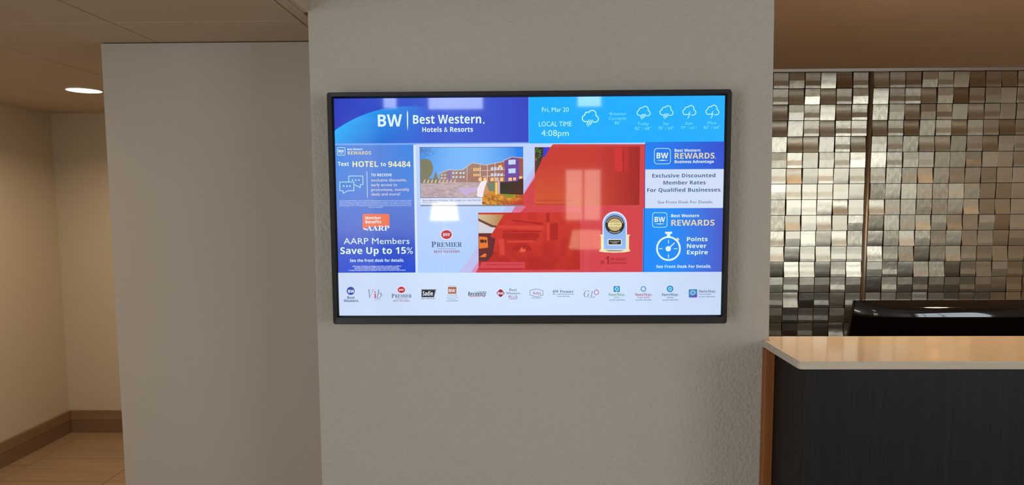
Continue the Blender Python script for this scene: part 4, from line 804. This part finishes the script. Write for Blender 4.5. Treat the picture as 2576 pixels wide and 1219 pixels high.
fine = ['Directory is the Best Western Hotels & Resorts messaging program. Message and data rates may apply. By texting', 'HOTEL to 94484 you consent to receive recurring marketing messages to the number provided at opt-in.', 'Terms and conditions apply. Consent is not a condition of purchase. Text STOP to cancel. Text HELP', 'for help. Please visit our web page for full terms of messaging and privacy policy and customer care', 'terms and conditions']
for k, s in enumerate(fine):
    xa, xb = (852, 1037) if k < 4 else (927, 963); T(s, xa, xb, 505.5 + k * 4.15, 2.6, FINE, 'b')
poly('orange_card', [(914, 537.5), (978, 537.5), (980, 540), (980, 570), (925, 571), (914, 578), (912.5, 575), (912.5, 540)], rgb(238, 122, 92))
T('Member', 919, 959.5, 551, 7.2, WH2, 'b'); T('Benefits', 919, 960, 561.2, 7.4, WH2, 'b')
T('AARP', 921, 980, 579.5, 12.5, WH2, 's', 0.03, 0.08)
multi('swoosh', [[(913.5, 572.5), (918, 574.5), (925, 575), (921, 578), (916, 577)]], WH2)
T('AARP Members', 862.5, 1032.5, 613.2, 15.4, WH, 'l', 0.02)
T('Save Up to 15%', 854, 1041.5, 638, 17.2, WH, 'b', -0.003)
T('See the front desk for details.', 878.5, 1018.5, 658, 7.4, WH, 'b', -0.005)
fine2 = [('AARP member benefits are provided by third parties, not by AARP or its affiliates.', 885, 1012, 670), ('Providers pay royalty fees to AARP for the use of its intellectual property.', 891.5, 1005, 673.3), ('These fees are used for the general purposes of AARP. Some provider offers', 890, 1008, 676.7), ('are subject to change and may have restrictions. Please contact the provider directly for details.', 875, 1023, 680.2)]
for s, xa, xb, y in fine2: T(s, xa, xb, y, 2.3, WH2, 'b')
# centre panel
grid_rect('centre_panel', 1046, 362.5, 1622.5, 685, lambda u, v: mix(rgb(190, 210, 252), rgb(172, 205, 250), v), 1, 4, 'pale blue centre panel')
poly('diagonal_band', [(1340, 425), (1362, 395), (1385, 400), (1184.5, 685), (1155, 685)], rgb(188, 190, 236))
poly('diagonal_band', [(1345, 440), (1385, 400), (1260, 685), (1184.5, 685), (1299, 515)], rgb(212, 142, 196))
RED = rgb(208, 58, 66)
def redf(x, z):
    t = (z - sz0) / (sz1 - sz0); return mix(rgb(212, 60, 74), rgb(204, 62, 62), t)
poly('red_sweep', [(1391, 362.5), (1622.5, 362.5), (1622.5, 685), (1196.5, 685), (1204, 671), (1214, 656), (1296, 519), (1313, 496), (1330, 469), (1345, 447), (1384, 371)], redf)
poly('diagonal_band', [(1299, 515), (1323, 519), (1303, 540), (1283, 540)], rgb(214, 112, 148))
# picture one: lakeside hotel at dusk
grid_rect('picture_sky', 1056, 370.5, 1316.5, 470, lambda u, v: mix(mix(rgb(50, 140, 235), rgb(120, 185, 250), math.sin(math.pi * min(1, u * 1.1))), rgb(120, 180, 245), v * 0.4) if u < 0.9 else rgb(24, 130, 238), 20, 6)
def sandc(u, v):
    n = hsh(int(u * 60), int(v * 24)); n2 = hsh(int(u * 25) + 3, int(v * 30))
    left = mix(rgb(158, 138, 150), rgb(206, 186, 186), 0.5 * n + 0.5 * n2)
    right = mix(rgb(222, 150, 40), rgb(176, 84, 34), n * 0.6 + max(0, v - 0.6))
    return mix(left, right, (u - 0.55) / 0.12)
grid_rect('picture_beach', 1058, 458, 1316.5, 497, sandc, 60, 16)
grid_rect('picture_beach', 1212, 490, 1316.5, 517, lambda u, v: mix(mix(rgb(226, 162, 52), rgb(150, 66, 30), hsh(int(u * 22), int(v * 9))), rgb(196, 44, 30), (u - .55) * 1.8 + (v - .5)), 24, 9)
BW_ = rgb(150, 118, 104); roof = rgb(214, 190, 180)
poly('picture_building', [(1106, 458), (1106, 436), (1130, 428), (1150, 428), (1165, 428), (1188, 410), (1210, 414), (1228, 415), (1265, 406), (1288, 395), (1316, 396), (1316, 458)],
     lambda x, z: mix(rgb(160, 132, 118), rgb(160, 84, 66), (x - loc_scr(1180, 400)[0]) / (120 * PX)))
poly('picture_tower', [(1270, 458), (1270, 404), (1290, 396), (1306, 398), (1307, 458)], rgb(106, 70, 158))
poly('picture_tower', [(1126, 456), (1126, 430), (1135, 429), (1135, 456)], rgb(140, 112, 160))
multi('picture_roof', ribbon([(1104, 437), (1122, 429.5), (1132, 425.5), (1142, 428), (1162, 427), (1188, 409.5), (1222, 415), (1268, 406)], 1.6) + ribbon([(1266, 403.5), (1288, 394.5), (1316, 397)], 1.6), roof)
wn = []; lit = []
for fl_, yy in enumerate((421, 436.5)):
    for k, xx in enumerate((1235, 1243, 1251, 1259)): wn.append([(xx, yy), (xx + 6, yy - 1.4), (xx + 6, yy + 5.6), (xx, yy + 7)])
for xx in (1138, 1146, 1156, 1164): wn += [[(xx, 433), (xx + 5, 432), (xx + 5, 437), (xx, 437.5)], [(xx, 443), (xx + 5, 442.5), (xx + 5, 447), (xx, 447.5)]]
for xx in (1109, 1117): wn += [[(xx, 439), (xx + 5, 438), (xx + 5, 441), (xx, 441)], [(xx, 446), (xx + 5, 446), (xx + 5, 449), (xx, 449)]]
for yy in (402, 424): wn.append([(1279, yy), (1297, yy - 1), (1297, yy + 11), (1279, yy + 12)])
multi('picture_windows', wn, rgb(196, 214, 240))
for xx in (1191, 1196, 1201, 1206): lit += [[(xx, 422), (xx + 3.4, 422), (xx + 3.4, 430), (xx, 430)], [(xx, 437), (xx + 3.4, 437), (xx + 3.4, 443), (xx, 443)]]
for xx in (1204, 1216, 1234, 1246, 1258): lit.append([(xx, 447), (xx + 8, 446), (xx + 8, 455), (xx, 455.5)])
lit += [[(1254, 416), (1262, 414.5), (1262, 421), (1254, 422)], [(1279, 447), (1288, 446), (1288, 454), (1279, 455)], [(1291, 446), (1298, 446), (1298, 453), (1291, 454)], [(1306, 443), (1314, 443), (1314, 449), (1306, 450)]]
multi('picture_lit_windows', lit, rgb(255, 196, 120))
rail = []
for y in (427, 441.5): rail += ribbon([(1212, y + 2), (1270, y - 1)], 1.2)
rail += ribbon([(1226, 415), (1226, 456)], 1.4) + ribbon([(1245, 411), (1245, 456)], 1.4) + ribbon([(1175, 420), (1175, 456)], 1.2) + ribbon([(1208, 414), (1208, 456)], 1.4)
multi('picture_balconies', rail, rgb(224, 208, 214))
multi('picture_tree', [[(1058, 400), (1070, 399), (1082, 402), (1088, 412), (1090, 425), (1086, 440), (1078, 448), (1092, 449), (1106, 450), (1106, 461), (1058, 461)], [(1090, 450), (1096, 430), (1103, 450)]], rgb(122, 122, 96))
lv = []
rq = random.Random(7)
for k in range(80):
    x = 1056 + abs(rq.gauss(0, 17)); y = 371 + abs(rq.gauss(0, 12)); s = rq.uniform(0.8, 2.2); a = rq.uniform(0, 3.1)
    if x > 1098 or y > 400: continue
    lv.append([(x - s * math.cos(a), max(370.6, y - s * math.sin(a))), (x + s * .5 * math.sin(a), y - s * .5 * math.cos(a)), (x + s * math.cos(a), y + s * math.sin(a)), (x - s * .5 * math.sin(a), y + s * .5 * math.cos(a))])
lv = [[(max(1056.2, p), max(370.8, q_)) for p, q_ in l] for l in lv]
multi('picture_leaves', lv, rgb(98, 96, 122))
ch = []
for k in range(9): ch.append([(1064 + k * 9.5, 460), (1068 + k * 9.5, 451), (1071 + k * 9.5, 451), (1069 + k * 9.5, 460)])
multi('picture_beach_chairs', ch, rgb(206, 178, 168))
poly('picture_lounger', [(1152, 474), (1168, 491), (1206, 479), (1200, 470)], rgb(196, 172, 214))
poly('picture_lounger', [(1201, 474), (1210, 456), (1226, 453), (1218, 476), (1214, 496), (1200, 494)], rgb(240, 232, 238))
poly('picture_hedge', [(1258, 458), (1300, 456), (1306, 450), (1316.5, 448), (1316.5, 490), (1300, 489), (1258, 487)], lambda x, z: mix(rgb(34, 44, 34), rgb(74, 34, 24), (x - loc_scr(1258, 460)[0]) / (60 * PX)))
poly('picture_grass', [(1262, 487), (1292, 489), (1294, 495), (1278, 496)], rgb(122, 142, 40))
poly('picture_lamp_post', [(1246, 458), (1251, 458), (1251, 489), (1246, 489)], rgb(248, 206, 96))
poly('picture_post', [(1247, 448), (1254, 448), (1257, 460), (1257, 488), (1252.5, 486), (1252, 454), (1247, 453)], rgb(196, 178, 204))
poly('picture_shrub', [(1224, 461), (1232, 457), (1245, 458), (1245, 482), (1230, 480)], rgb(112, 126, 104))
multi('picture_edge', ribbon([(1056, 370.3), (1316.5, 370.3)], 1.1) + ribbon([(1056.4, 370), (1058.3, 497)], 0.9) + ribbon([(1058, 497), (1214, 497)], 0.9), rgb(60, 84, 128))
grid_rect('caption_strip', 1058, 498, 1213, 514, rgb(214, 224, 248))
multi('caption_rule', [[(1058, 515), (1316, 515), (1316, 518), (1058, 518)]], rgb(120, 124, 140))
T('Best Western Premier The Lodge on Lake Detroit', 1062.5, 1211, 505.5, 4.0, rgb(112, 128, 158), 'b'); T('Detroit Lakes, MN', 1062.5, 1100, 510.7, 3.0, rgb(140, 150, 175), 'bi')
# picture two (under the red sweep)
grid_rect('picture_two', 1345, 370, 1608, 515.5, lambda u, v: mix(mix(rgb(198, 52, 44), rgb(206, 82, 42), (v - 0.25) * 1.6 * (1 - u)), rgb(158, 24, 20), (u - 0.55) * 2.2), 16, 12)
poly('picture_two_sky', [(1366, 370.5), (1384, 370.5), (1371, 394), (1364, 396)], rgb(58, 52, 200))
poly('picture_two_foliage', [(1345.8, 370.5), (1367, 370.5), (1366, 392), (1358, 414), (1346, 438)], lambda x, z: mix(rgb(30, 44, 30), rgb(92, 58, 42), (loc_scr(1350, 392)[1] - z) / (40 * PX)))
gl = []
for k in range(30):
    x = rq.uniform(1347, 1364); y = rq.uniform(372, 406 - (x - 1346)); gl.append([(x - 1.4, y), (x, y - .8), (x + 1.4, y + .2), (x, y + 1)])
multi('picture_two_leaves', gl, rgb(104, 176, 60))
multi('picture_two_curtain', [[(1545, 372), (1565, 371), (1565, 431), (1545, 432)], [(1572, 371), (1575, 371), (1575, 431), (1572, 431)], [(1578, 371), (1580, 371), (1580, 431), (1578, 431)]], rgb(206, 42, 44))
T('Best Western Premier Park Hotel', 1350, 1440, 505.5, 3.8, rgb(172, 40, 38), 'b'); multi('caption_rule', [[(1345, 513), (1424, 513), (1424, 515), (1345, 515)]], rgb(178, 40, 38))
# picture three
def p3(u, v):
    n = hsh(int(u * 16), int(v * 9), 2); return mix(rgb(204, 46, 36), rgb(176, 20, 16), n * 0.55 + (v - 0.2) * 0.8)
grid_rect('picture_three', 1203, 534.5, 1459, 677.5, p3, 34, 20)
multi('picture_three_beams', [[(1265, 580), (1362, 580), (1362, 584), (1265, 584)], [(1276, 600), (1350, 600), (1350, 604), (1276, 602)], [(1285, 552), (1366, 560), (1366, 566), (1290, 556)], [(1374, 535), (1382, 535), (1382, 557), (1374, 557)], [(1384, 562), (1404, 560), (1404, 603), (1384, 603)], [(1264, 586), (1356, 586), (1356, 599), (1264, 599)],
      ell(1312, 630, 26, 18, 12, 180, 360)], rgb(170, 18, 16))
multi('picture_three_mantel', [[(1252, 566), (1366, 568), (1366, 578), (1252, 574)], [(1376, 560), (1382, 560), (1382, 604), (1376, 604)], [(1254, 600), (1268, 602), (1270, 642), (1258, 640)], [(1276, 605), (1346, 604), (1346, 608), (1276, 610)]], rgb(212, 58, 46))
multi('picture_three_fire', [[(1306, 631), (1313, 620), (1316, 627), (1321, 624), (1323, 631), (1314, 634)]], rgb(226, 92, 60))
poly('picture_three_ceiling', [(1203.5, 539), (1268, 539), (1256, 558), (1250, 567), (1240, 567), (1204, 549)], lambda x, z: mix(rgb(206, 188, 148), rgb(176, 118, 58), (x - loc_scr(1215, 540)[0]) / (45 * PX)))
poly('picture_three_beam', [(1203.5, 549), (1240, 566), (1249, 567), (1246, 572), (1236, 570), (1203.5, 555)], rgb(98, 56, 44))
poly('picture_three_soffit', [(1203.5, 555), (1236, 571), (1247, 572), (1238, 586), (1203.5, 586)], rgb(206, 206, 214))
poly('picture_three_shade', [(1204, 586), (1237, 586), (1233, 594), (1246, 600), (1240, 640), (1225, 657), (1204, 657)], rgb(96, 24, 30))
multi('picture_three_wall', [[(1205, 594), (1226, 596), (1228, 622), (1205, 625)], [(1206, 646), (1220, 636), (1224, 640), (1222, 646)]], rgb(232, 116, 36))
multi('picture_three_frames', [[(1208, 602), (1218, 602), (1218, 610), (1208, 610)], [(1219, 603), (1224, 603), (1224, 610), (1219, 610)]], rgb(60, 18, 18))
poly('picture_three_caption', [(1213, 658), (1320, 658.5), (1320, 674), (1204, 674)], rgb(212, 60, 76))
T('Best Western Premier Mariemont Inn', 1222, 1317, 666.3, 3.6, rgb(150, 24, 34), 'b'); multi('caption_rule', [[(1204, 674.3), (1310, 674.3), (1310, 677), (1204, 677)]], rgb(176, 26, 34))
# premier logo
def premier(cx, cy, rx, xa, xb, yb, cp, ya, yb2, cp2, col, x2a, x2b):
    multi('logo_seal', [ell(cx, cy, rx * 1.16, rx * 0.98)], rgb(236, 222, 232)); multi('logo_seal', [ell(cx, cy, rx, rx * 0.83)], rgb(186, 38, 52))
    T('BWP', cx - rx * 0.68, cx + rx * 0.68, cy + rx * 0.3, rx * 0.56, WH2, 's')
    wP = (xb - xa) * 0.15
    T('P', xa, xa + wP, yb + cp * 0.08, cp * 1.25, col, 's'); T('REMIER', xa + wP * 1.08, xb, yb, cp, col, 's')
    multi('logo_rule', ribbon([(xa + (xb - xa) * .2, ya), (xb - (xb - xa) * .2, ya)], 0.8), rgb(130, 100, 130))
    T('BEST WESTERN.', x2a, x2b, yb2, cp2, rgb(150, 66, 92), 's')
premier(1123.5, 589.5, 13.4, 1085.5, 1163, 620.3, 11.5, 625.3, 635.2, 6.2, rgb(66, 84, 122), 1091, 1159)
# award trophy
TR = rgb(238, 226, 176)
poly('trophy_rim', [(1515.5, 632), (1515.5, 563)] + ell(1546, 563, 30.8, 31.5, 18, 180, 360) + [(1577, 632)], rgb(214, 226, 250))
poly('trophy_plate', [(1518.5, 628), (1518.5, 564)] + ell(1546, 564, 27.5, 28, 18, 180, 360) + [(1574, 628)], lambda x, z: mix(rgb(146, 190, 246), rgb(128, 168, 226), (z - loc_scr(1546, 628)[1]) / (90 * PX)))
multi('trophy_seal_ring', [ell(1546.3, 565, 24.2, 23.8)], rgb(40, 34, 36)); multi('trophy_seal', [ell(1546.3, 564.6, 17.3, 15.8)], rgb(196, 178, 120))
poly('trophy_seal_band', [(1529.5, 559.8), (1563.5, 559.8), (1563.5, 569.2), (1529.5, 569.2)], rgb(238, 224, 160))
T('J.D. POWER', 1533.5, 1560.5, 566.6, 4.6, rgb(90, 84, 74), 's')
tk = []
for a in list(range(-160, -15, 9)) + list(range(55, 130, 10)):
    c, s = math.cos(math.radians(a)), math.sin(math.radians(a)); tk += ribbon([(1546.3 + 19.2 * c, 565 + 18.4 * s), (1546.3 + 22.2 * c, 565 + 21.6 * s)], 1.5)
multi('trophy_seal_marks', tk, rgb(214, 210, 206))
poly('trophy_nameplate', [(1528.5, 601), (1563.5, 601), (1563.5, 616.5), (1528.5, 616.5)], rgb(232, 226, 214)); poly('trophy_nameplate', [(1530.8, 603), (1561.5, 603), (1561.5, 614), (1530.8, 614)], rgb(18, 18, 22))
T('BEST WESTERN', 1534, 1558, 608.2, 2.2, rgb(210, 208, 200), 'b'); T('PREMIER', 1539, 1553, 611.5, 2.2, rgb(210, 208, 200), 'b')
multi('trophy_posts', [[(1509.5, 589.5), (1519.5, 589.5), (1519.5, 593), (1509.5, 593)], [(1511.5, 593), (1517.8, 593), (1517.8, 628), (1511.5, 628)], [(1574, 589.5), (1584, 589.5), (1584, 593), (1574, 593)], [(1576, 593), (1582, 593), (1582, 628), (1576, 628)]], TR)
poly('trophy_base', [(1508, 627), (1519, 626), (1574, 626), (1584, 627), (1585, 631.5), (1570, 634), (1546, 635), (1522, 634), (1507, 632)], TR)
multi('trophy_base_shade', [[(1521, 628.5), (1571, 628.5), (1560, 631.5), (1532, 631.5)]], rgb(120, 130, 170))
DR = rgb(158, 26, 34)
T('#', 1510, 1520.5, 663.5, 12, DR, 'b'); T('1', 1522, 1531.5, 664.5, 21, DR, 'b', 0.02); T('IN GUEST', 1534.5, 1576, 654.8, 7, DR, 'b'); T('SATISFACTION', 1533.5, 1576, 663.5, 5, DR, 'b')
# right column
grid_rect('rewards_panel', 1623.5, 357.3, 1824, 425.5, lambda u, v: mix(rgb(0, 130, 245), rgb(36, 72, 205), u * 0.9 + 0.15 * (1 - v)), 8, 4, 'blue rewards panel')
grid_rect('rewards_panel', 1618, 523, 1824, 684, lambda u, v: mix(rgb(0, 138, 248), rgb(66, 84, 200), (u - 0.35) * 1.5), 12, 4, 'blue rewards panel with stopwatch')
grid_rect('offer_card', 1623.5, 426, 1821, 522.5, rgb(206, 220, 246))
badge(1645.5, 373.3, 1686, 412, 1.4)
T('Best Western', 1696.5, 1761, 381.5, 7, WH2, 'b', 0.008); T('REWARDS', 1696.5, 1796.5, 398.8, 14.3, GOLD, 'b', 0.008); multi('trade_dot', [ell(1799, 397.5, 1.1, 1.1, 8)], GOLD); T('Business Advantage', 1696.5, 1795, 409.8, 7, WH2, 'b')
NV = rgb(58, 88, 132)
T('Exclusive Discounted', 1640, 1799, 446, 9.3, NV, 'b', -0.004); T('Member Rates', 1668, 1774.5, 463.7, 9.3, NV, 'b', -0.004); T('For Qualified Businesses.', 1627, 1814.5, 482, 9.3, NV, 'b', -0.004)
T('See Front Desk For Details.', 1653.5, 1793, 511.2, 7, NV, 'l', 0.016)
badge(1641, 534.5, 1677.5, 571, 1.4)
T('Best Western', 1687.5, 1758, 545.7, 7.6, WH2, 'b', 0.008); T('REWARDS', 1687.5, 1797, 567, 14.8, GOLD, 'b', 0.008)
sw = ribbon(ell(1681, 624.5, 28.8, 28.8, 40), 4.4, True) + [[(1672.5, 582.3), (1690, 582.3), (1690, 587.5), (1685.5, 587.5), (1685.5, 593.8), (1677, 593.8), (1677, 587.5), (1672.5, 587.5)], ell(1680.5, 625, 6.8, 6.8, 20)]
sw += ribbon([(1681, 624.5), (1696.5, 610)], 2.4) + ribbon([(1681, 602.5), (1681, 612)], 1.6) + ribbon([(1681, 638.5), (1681, 649)], 1.6) + ribbon([(1657, 625), (1666, 625)], 1.6) + ribbon([(1694.5, 625), (1704, 625)], 1.6)
multi('stopwatch_icon', sw, WH); multi('stopwatch_button', ribbon([(1702, 598.5), (1707, 604)], 5.5), GOLD)
T('Points', 1727, 1779.5, 606, 10.6, WH, 'b', 0.006); T('Never', 1727, 1776.5, 623, 10.6, WH, 'b', 0.006); T('Expire', 1727, 1780, 639, 10.6, WH, 'b', 0.006)
T('See Front Desk For Details.', 1649.5, 1789, 673, 7.4, WH, 'b', -0.004)
multi('panel_edge', ribbon([(1622.7, 360), (1618.5, 685)], 1.2), rgb(30, 50, 150))
# brand row
grid_rect('brand_strip', 838, 686, 1816, 794, lambda u, v: mix(mix(rgb(196, 212, 242), rgb(210, 230, 255), math.sin(math.pi * min(1, max(0, u)))), rgb(206, 220, 250), v * .5), 20, 2, 'pale strip of brand logos')
TE = rgb(26, 84, 128); GR = rgb(120, 136, 158)
multi('logo_disc', [ell(883, 730.7, 10.2, 10.2)], rgb(20, 62, 168)); T('BW', 876.2, 892.2, 735.5, 7.8, WH2, 'b', 0.01); T('Best', 874, 893.3, 751, 7, TE, 'b'); T('Western.', 865, 904, 758.8, 7, TE, 'b')
T('V', 928, 944, 749.5, 23, GR, 'si', 0.0, -0.1); T('i', 941.5, 947.5, 749, 18, rgb(208, 62, 84), 's'); T('b', 948.5, 961.5, 749.5, 22, GR, 'si'); multi('logo_rule', ribbon([(942, 752), (958, 752)], 0.7), GR)
premier(1010.2, 728.1, 9.3, 985.6, 1036.4, 747.7, 8.6, 750.7, 757.6, 4.0, rgb(74, 92, 116), 989, 1033)
multi('logo_plate', [[(1060.2, 726.3), (1098.7, 726.3), (1093.3, 747.5), (1060, 747.5)]], rgb(160, 170, 184)); multi('logo_plate', [[(1061.5, 727.8), (1095.8, 727.8), (1091.3, 746), (1061.3, 746)]], rgb(14, 20, 32))
T('Sadie', 1063.5, 1090, 742.5, 11.2, WH2, 'b'); T('BEST WESTERN', 1060, 1094.5, 751.2, 2.2, rgb(40, 50, 66), 'b')
multi('logo_plate', [[(1127.3, 721), (1148.3, 721), (1148.3, 737.8), (1127.3, 737.8)]], rgb(170, 96, 56)); T('BW.', 1129, 1147.3, 733.8, 8, WH2, 'b', .01)
multi('logo_rule', ribbon([(1127.3, 719), (1148.3, 719)], 0.8) + ribbon([(1127.5, 751.8), (1148.5, 751.8)], 0.9), rgb(150, 156, 170))
T('SIGNATURE', 1124.5, 1151, 743.8, 3.9, rgb(142, 152, 172), 'l', .01); T('COLLECTION', 1122.5, 1154, 749.6, 4.4, rgb(142, 152, 172), 'l', .01); T('by BEST WESTERN', 1122.5, 1153.5, 757, 2.4, rgb(90, 96, 110), 'b')
T('Residency.', 1177, 1225, 743, 10.5, rgb(44, 58, 76), 'bi'); T('Executive', 1204.5, 1224.5, 734.7, 3.6, rgb(44, 58, 76), 'bi')
multi('logo_swoosh', ribbon([(1180, 744), (1187, 745.5), (1200, 744.4), (1210, 743.2), (1218, 744.2)], 1.2), rgb(210, 44, 60))
multi('logo_diamond', [[(1259.4, 726.4), (1262, 727.4), (1269, 735), (1269, 737.6), (1262, 745), (1259.4, 746.2), (1256.8, 745), (1249.8, 737.6), (1249.8, 735), (1256.8, 727.4)]], rgb(150, 26, 52)); T('BW', 1252, 1267.5, 739.8, 6.2, WH2, 'b', .02)
T('Best', 1281.5, 1300.5, 731, 6.8, rgb(58, 80, 112), 'l', .015); T('Western', 1272.5, 1309, 739.5, 6.8, rgb(58, 80, 112), 'l', .015); T('PLUS.', 1279.5, 1304.3, 749.2, 7, rgb(116, 44, 84), 'l', .015); multi('logo_rule', ribbon([(1281, 751), (1301, 751)], .8), rgb(140, 80, 110))
multi('logo_hexagon', ribbon([(1333, 730), (1349.4, 725.4), (1365.6, 730), (1366, 741), (1349.4, 745.6), (1333, 741)], 1.0, True), rgb(52, 78, 110)); T('Aiden', 1339.5, 1360.7, 739.8, 8, rgb(176, 40, 76), 'l', .02); T('by BEST WESTERN', 1336.3, 1363, 749.4, 2.2, rgb(40, 44, 60), 'b')
T('BW Premier', 1389.8, 1443.2, 735.3, 6.9, rgb(74, 86, 116), 's', 0, 0); T('COLLECTION', 1400.5, 1434.5, 740.3, 3, rgb(84, 110, 140), 'b'); T('by BEST WESTERN', 1401, 1432.8, 745.6, 2.6, rgb(74, 86, 116), 'b')
multi('logo_rule', ribbon([(1389.5, 738.8), (1398, 738.8)], 1.2) + ribbon([(1436, 738.8), (1443.5, 738.8)], 1.2), rgb(60, 110, 100))
T('G', 1467.8, 1482.5, 746, 17, GR, 'si', 0, 0); T('L', 1484, 1496, 746, 15, GR, 'si', 0, 0); multi('logo_ring', ribbon(ell(1500, 734.3, 5.6, 5.6, 24), 1.5, True) , rgb(178, 70, 84)); multi('logo_rule', ribbon([(1497, 726), (1502.5, 726)], .7) + ribbon([(1479, 747.7), (1495, 747.7)], .6), GR)
def hexa(cx, cy, r, a=0): return [(cx + r * math.cos(math.radians(a + 60 * k)), cy + r * math.sin(math.radians(a + 60 * k))) for k in range(6)]
BL = rgb(10, 116, 176); LB = rgb(120, 210, 246)
multi('logo_plate', [[(1543.2, 718.8), (1558.5, 718.8), (1558.5, 733), (1543.2, 733)]], BL); multi('logo_star', [hexa(1550.9, 725.9, 6.3, 30)], LB); multi('logo_star', [hexa(1550.9, 725.9, 2, 30)], BL)
st = []
for k in range(8):
    a = math.radians(45 * k); p = (1617.8 + 5.6 * math.cos(a), 725.6 + 5.6 * math.sin(a)); b = a + 1.9
    st += ribbon([(p[0] - 3.0 * math.cos(b), p[1] - 3.0 * math.sin(b)), (p[0] + 3 * math.cos(b), p[1] + 3 * math.sin(b))], 1.6)
multi('logo_star', st, rgb(20, 130, 190))
multi('logo_disc', [ell(1684.8, 725.5, 8.2, 8.0)], BL); multi('logo_star', [hexa(1684.8, 725.5, 6, 30)], LB); multi('logo_star', [hexa(1684.8, 725.5, 1.8, 30)], BL)
for cx, wd, col, sub, sw_, by in ((1551.5, 43.5, rgb(92, 150, 112), 'HOTEL', 14.5, 39.5), (1618.6, 44, rgb(160, 56, 96), 'PLUS HOTEL', 31, 40), (1685.3, 44, rgb(16, 88, 136), 'STUDIO', 17, 40)):
    T('SureStay.', cx - wd / 2, cx + wd / 2, 743, 7.4, col, 's'); T(sub, cx - sw_ / 2, cx + sw_ / 2, 748.9, 3.3, col, 'b'); T('by BEST WESTERN', cx - by / 2, cx + by / 2, 754.8, 3, rgb(36, 120, 158), 'b')
multi('logo_plate', [[(1731.5, 728), (1734, 726.5), (1752.8, 726.5), (1752.8, 745), (1751, 747.2), (1731.8, 747.2)]], rgb(30, 130, 190)); multi('logo_wave', [[(1733, 747), (1741, 742), (1752.8, 738), (1752.8, 745.5), (1751, 747.2)]], rgb(92, 80, 176))
rays_ = []
for k in range(12):
    a = math.radians(30 * k); rays_ += ribbon([(1742 + 3 * math.cos(a), 735 + 3 * math.sin(a)), (1742 + 8 * math.cos(a + .5), 735 + 7 * math.sin(a + .5))], 0.9)
multi('logo_rays', rays_, rgb(206, 232, 250))
T('SureStay.', 1756.5, 1801, 734.4, 6.8, rgb(70, 82, 132), 's'); T('COLLECTION', 1757, 1787.5, 740.4, 3, rgb(90, 80, 150), 'b'); T('by BEST WESTERN', 1756, 1797, 746.6, 3, rgb(50, 120, 170), 'b')

set_type()

# ------------------------------------------------------------------ lobby things behind the camera (seen only as reflections)
def floor_lamp(x, y, h, r, m, label):
    e = thing('floor_lamp', label, 'lamp', (x, y, 0), 'floor lamps behind the camera')
    bm = bmesh.new(); cyl(bm, (0, 0, 0), 0.14, 0.13, 0.02); obj('base', bm, M_dark, e)
    bm = bmesh.new(); cyl(bm, (0, 0, 0.02), 0.012, 0.012, h - 0.02, 16); obj('pole', bm, M_trimm, e)
    bm = bmesh.new(); cyl(bm, (0, 0, h), r, r * 0.8, 0.2, 32); obj('lamp_shade', bm, m, e)
floor_lamp(-0.90, -3.5, 1.30, 0.17, M_shade, 'white shaded floor lamp reflected in the television')
floor_lamp(0.72, -3.4, 0.98, 0.20, M_shade_w, 'amber shaded floor lamp below the rear window')
col_ = boxo('stone_column', (-2.05, YR_ + 0.001, -0.001), (-1.75, YR_ + 0.35, 2.5), M_stone)
struct(col_, 'pale stacked stone column in the rear lobby', 'column')
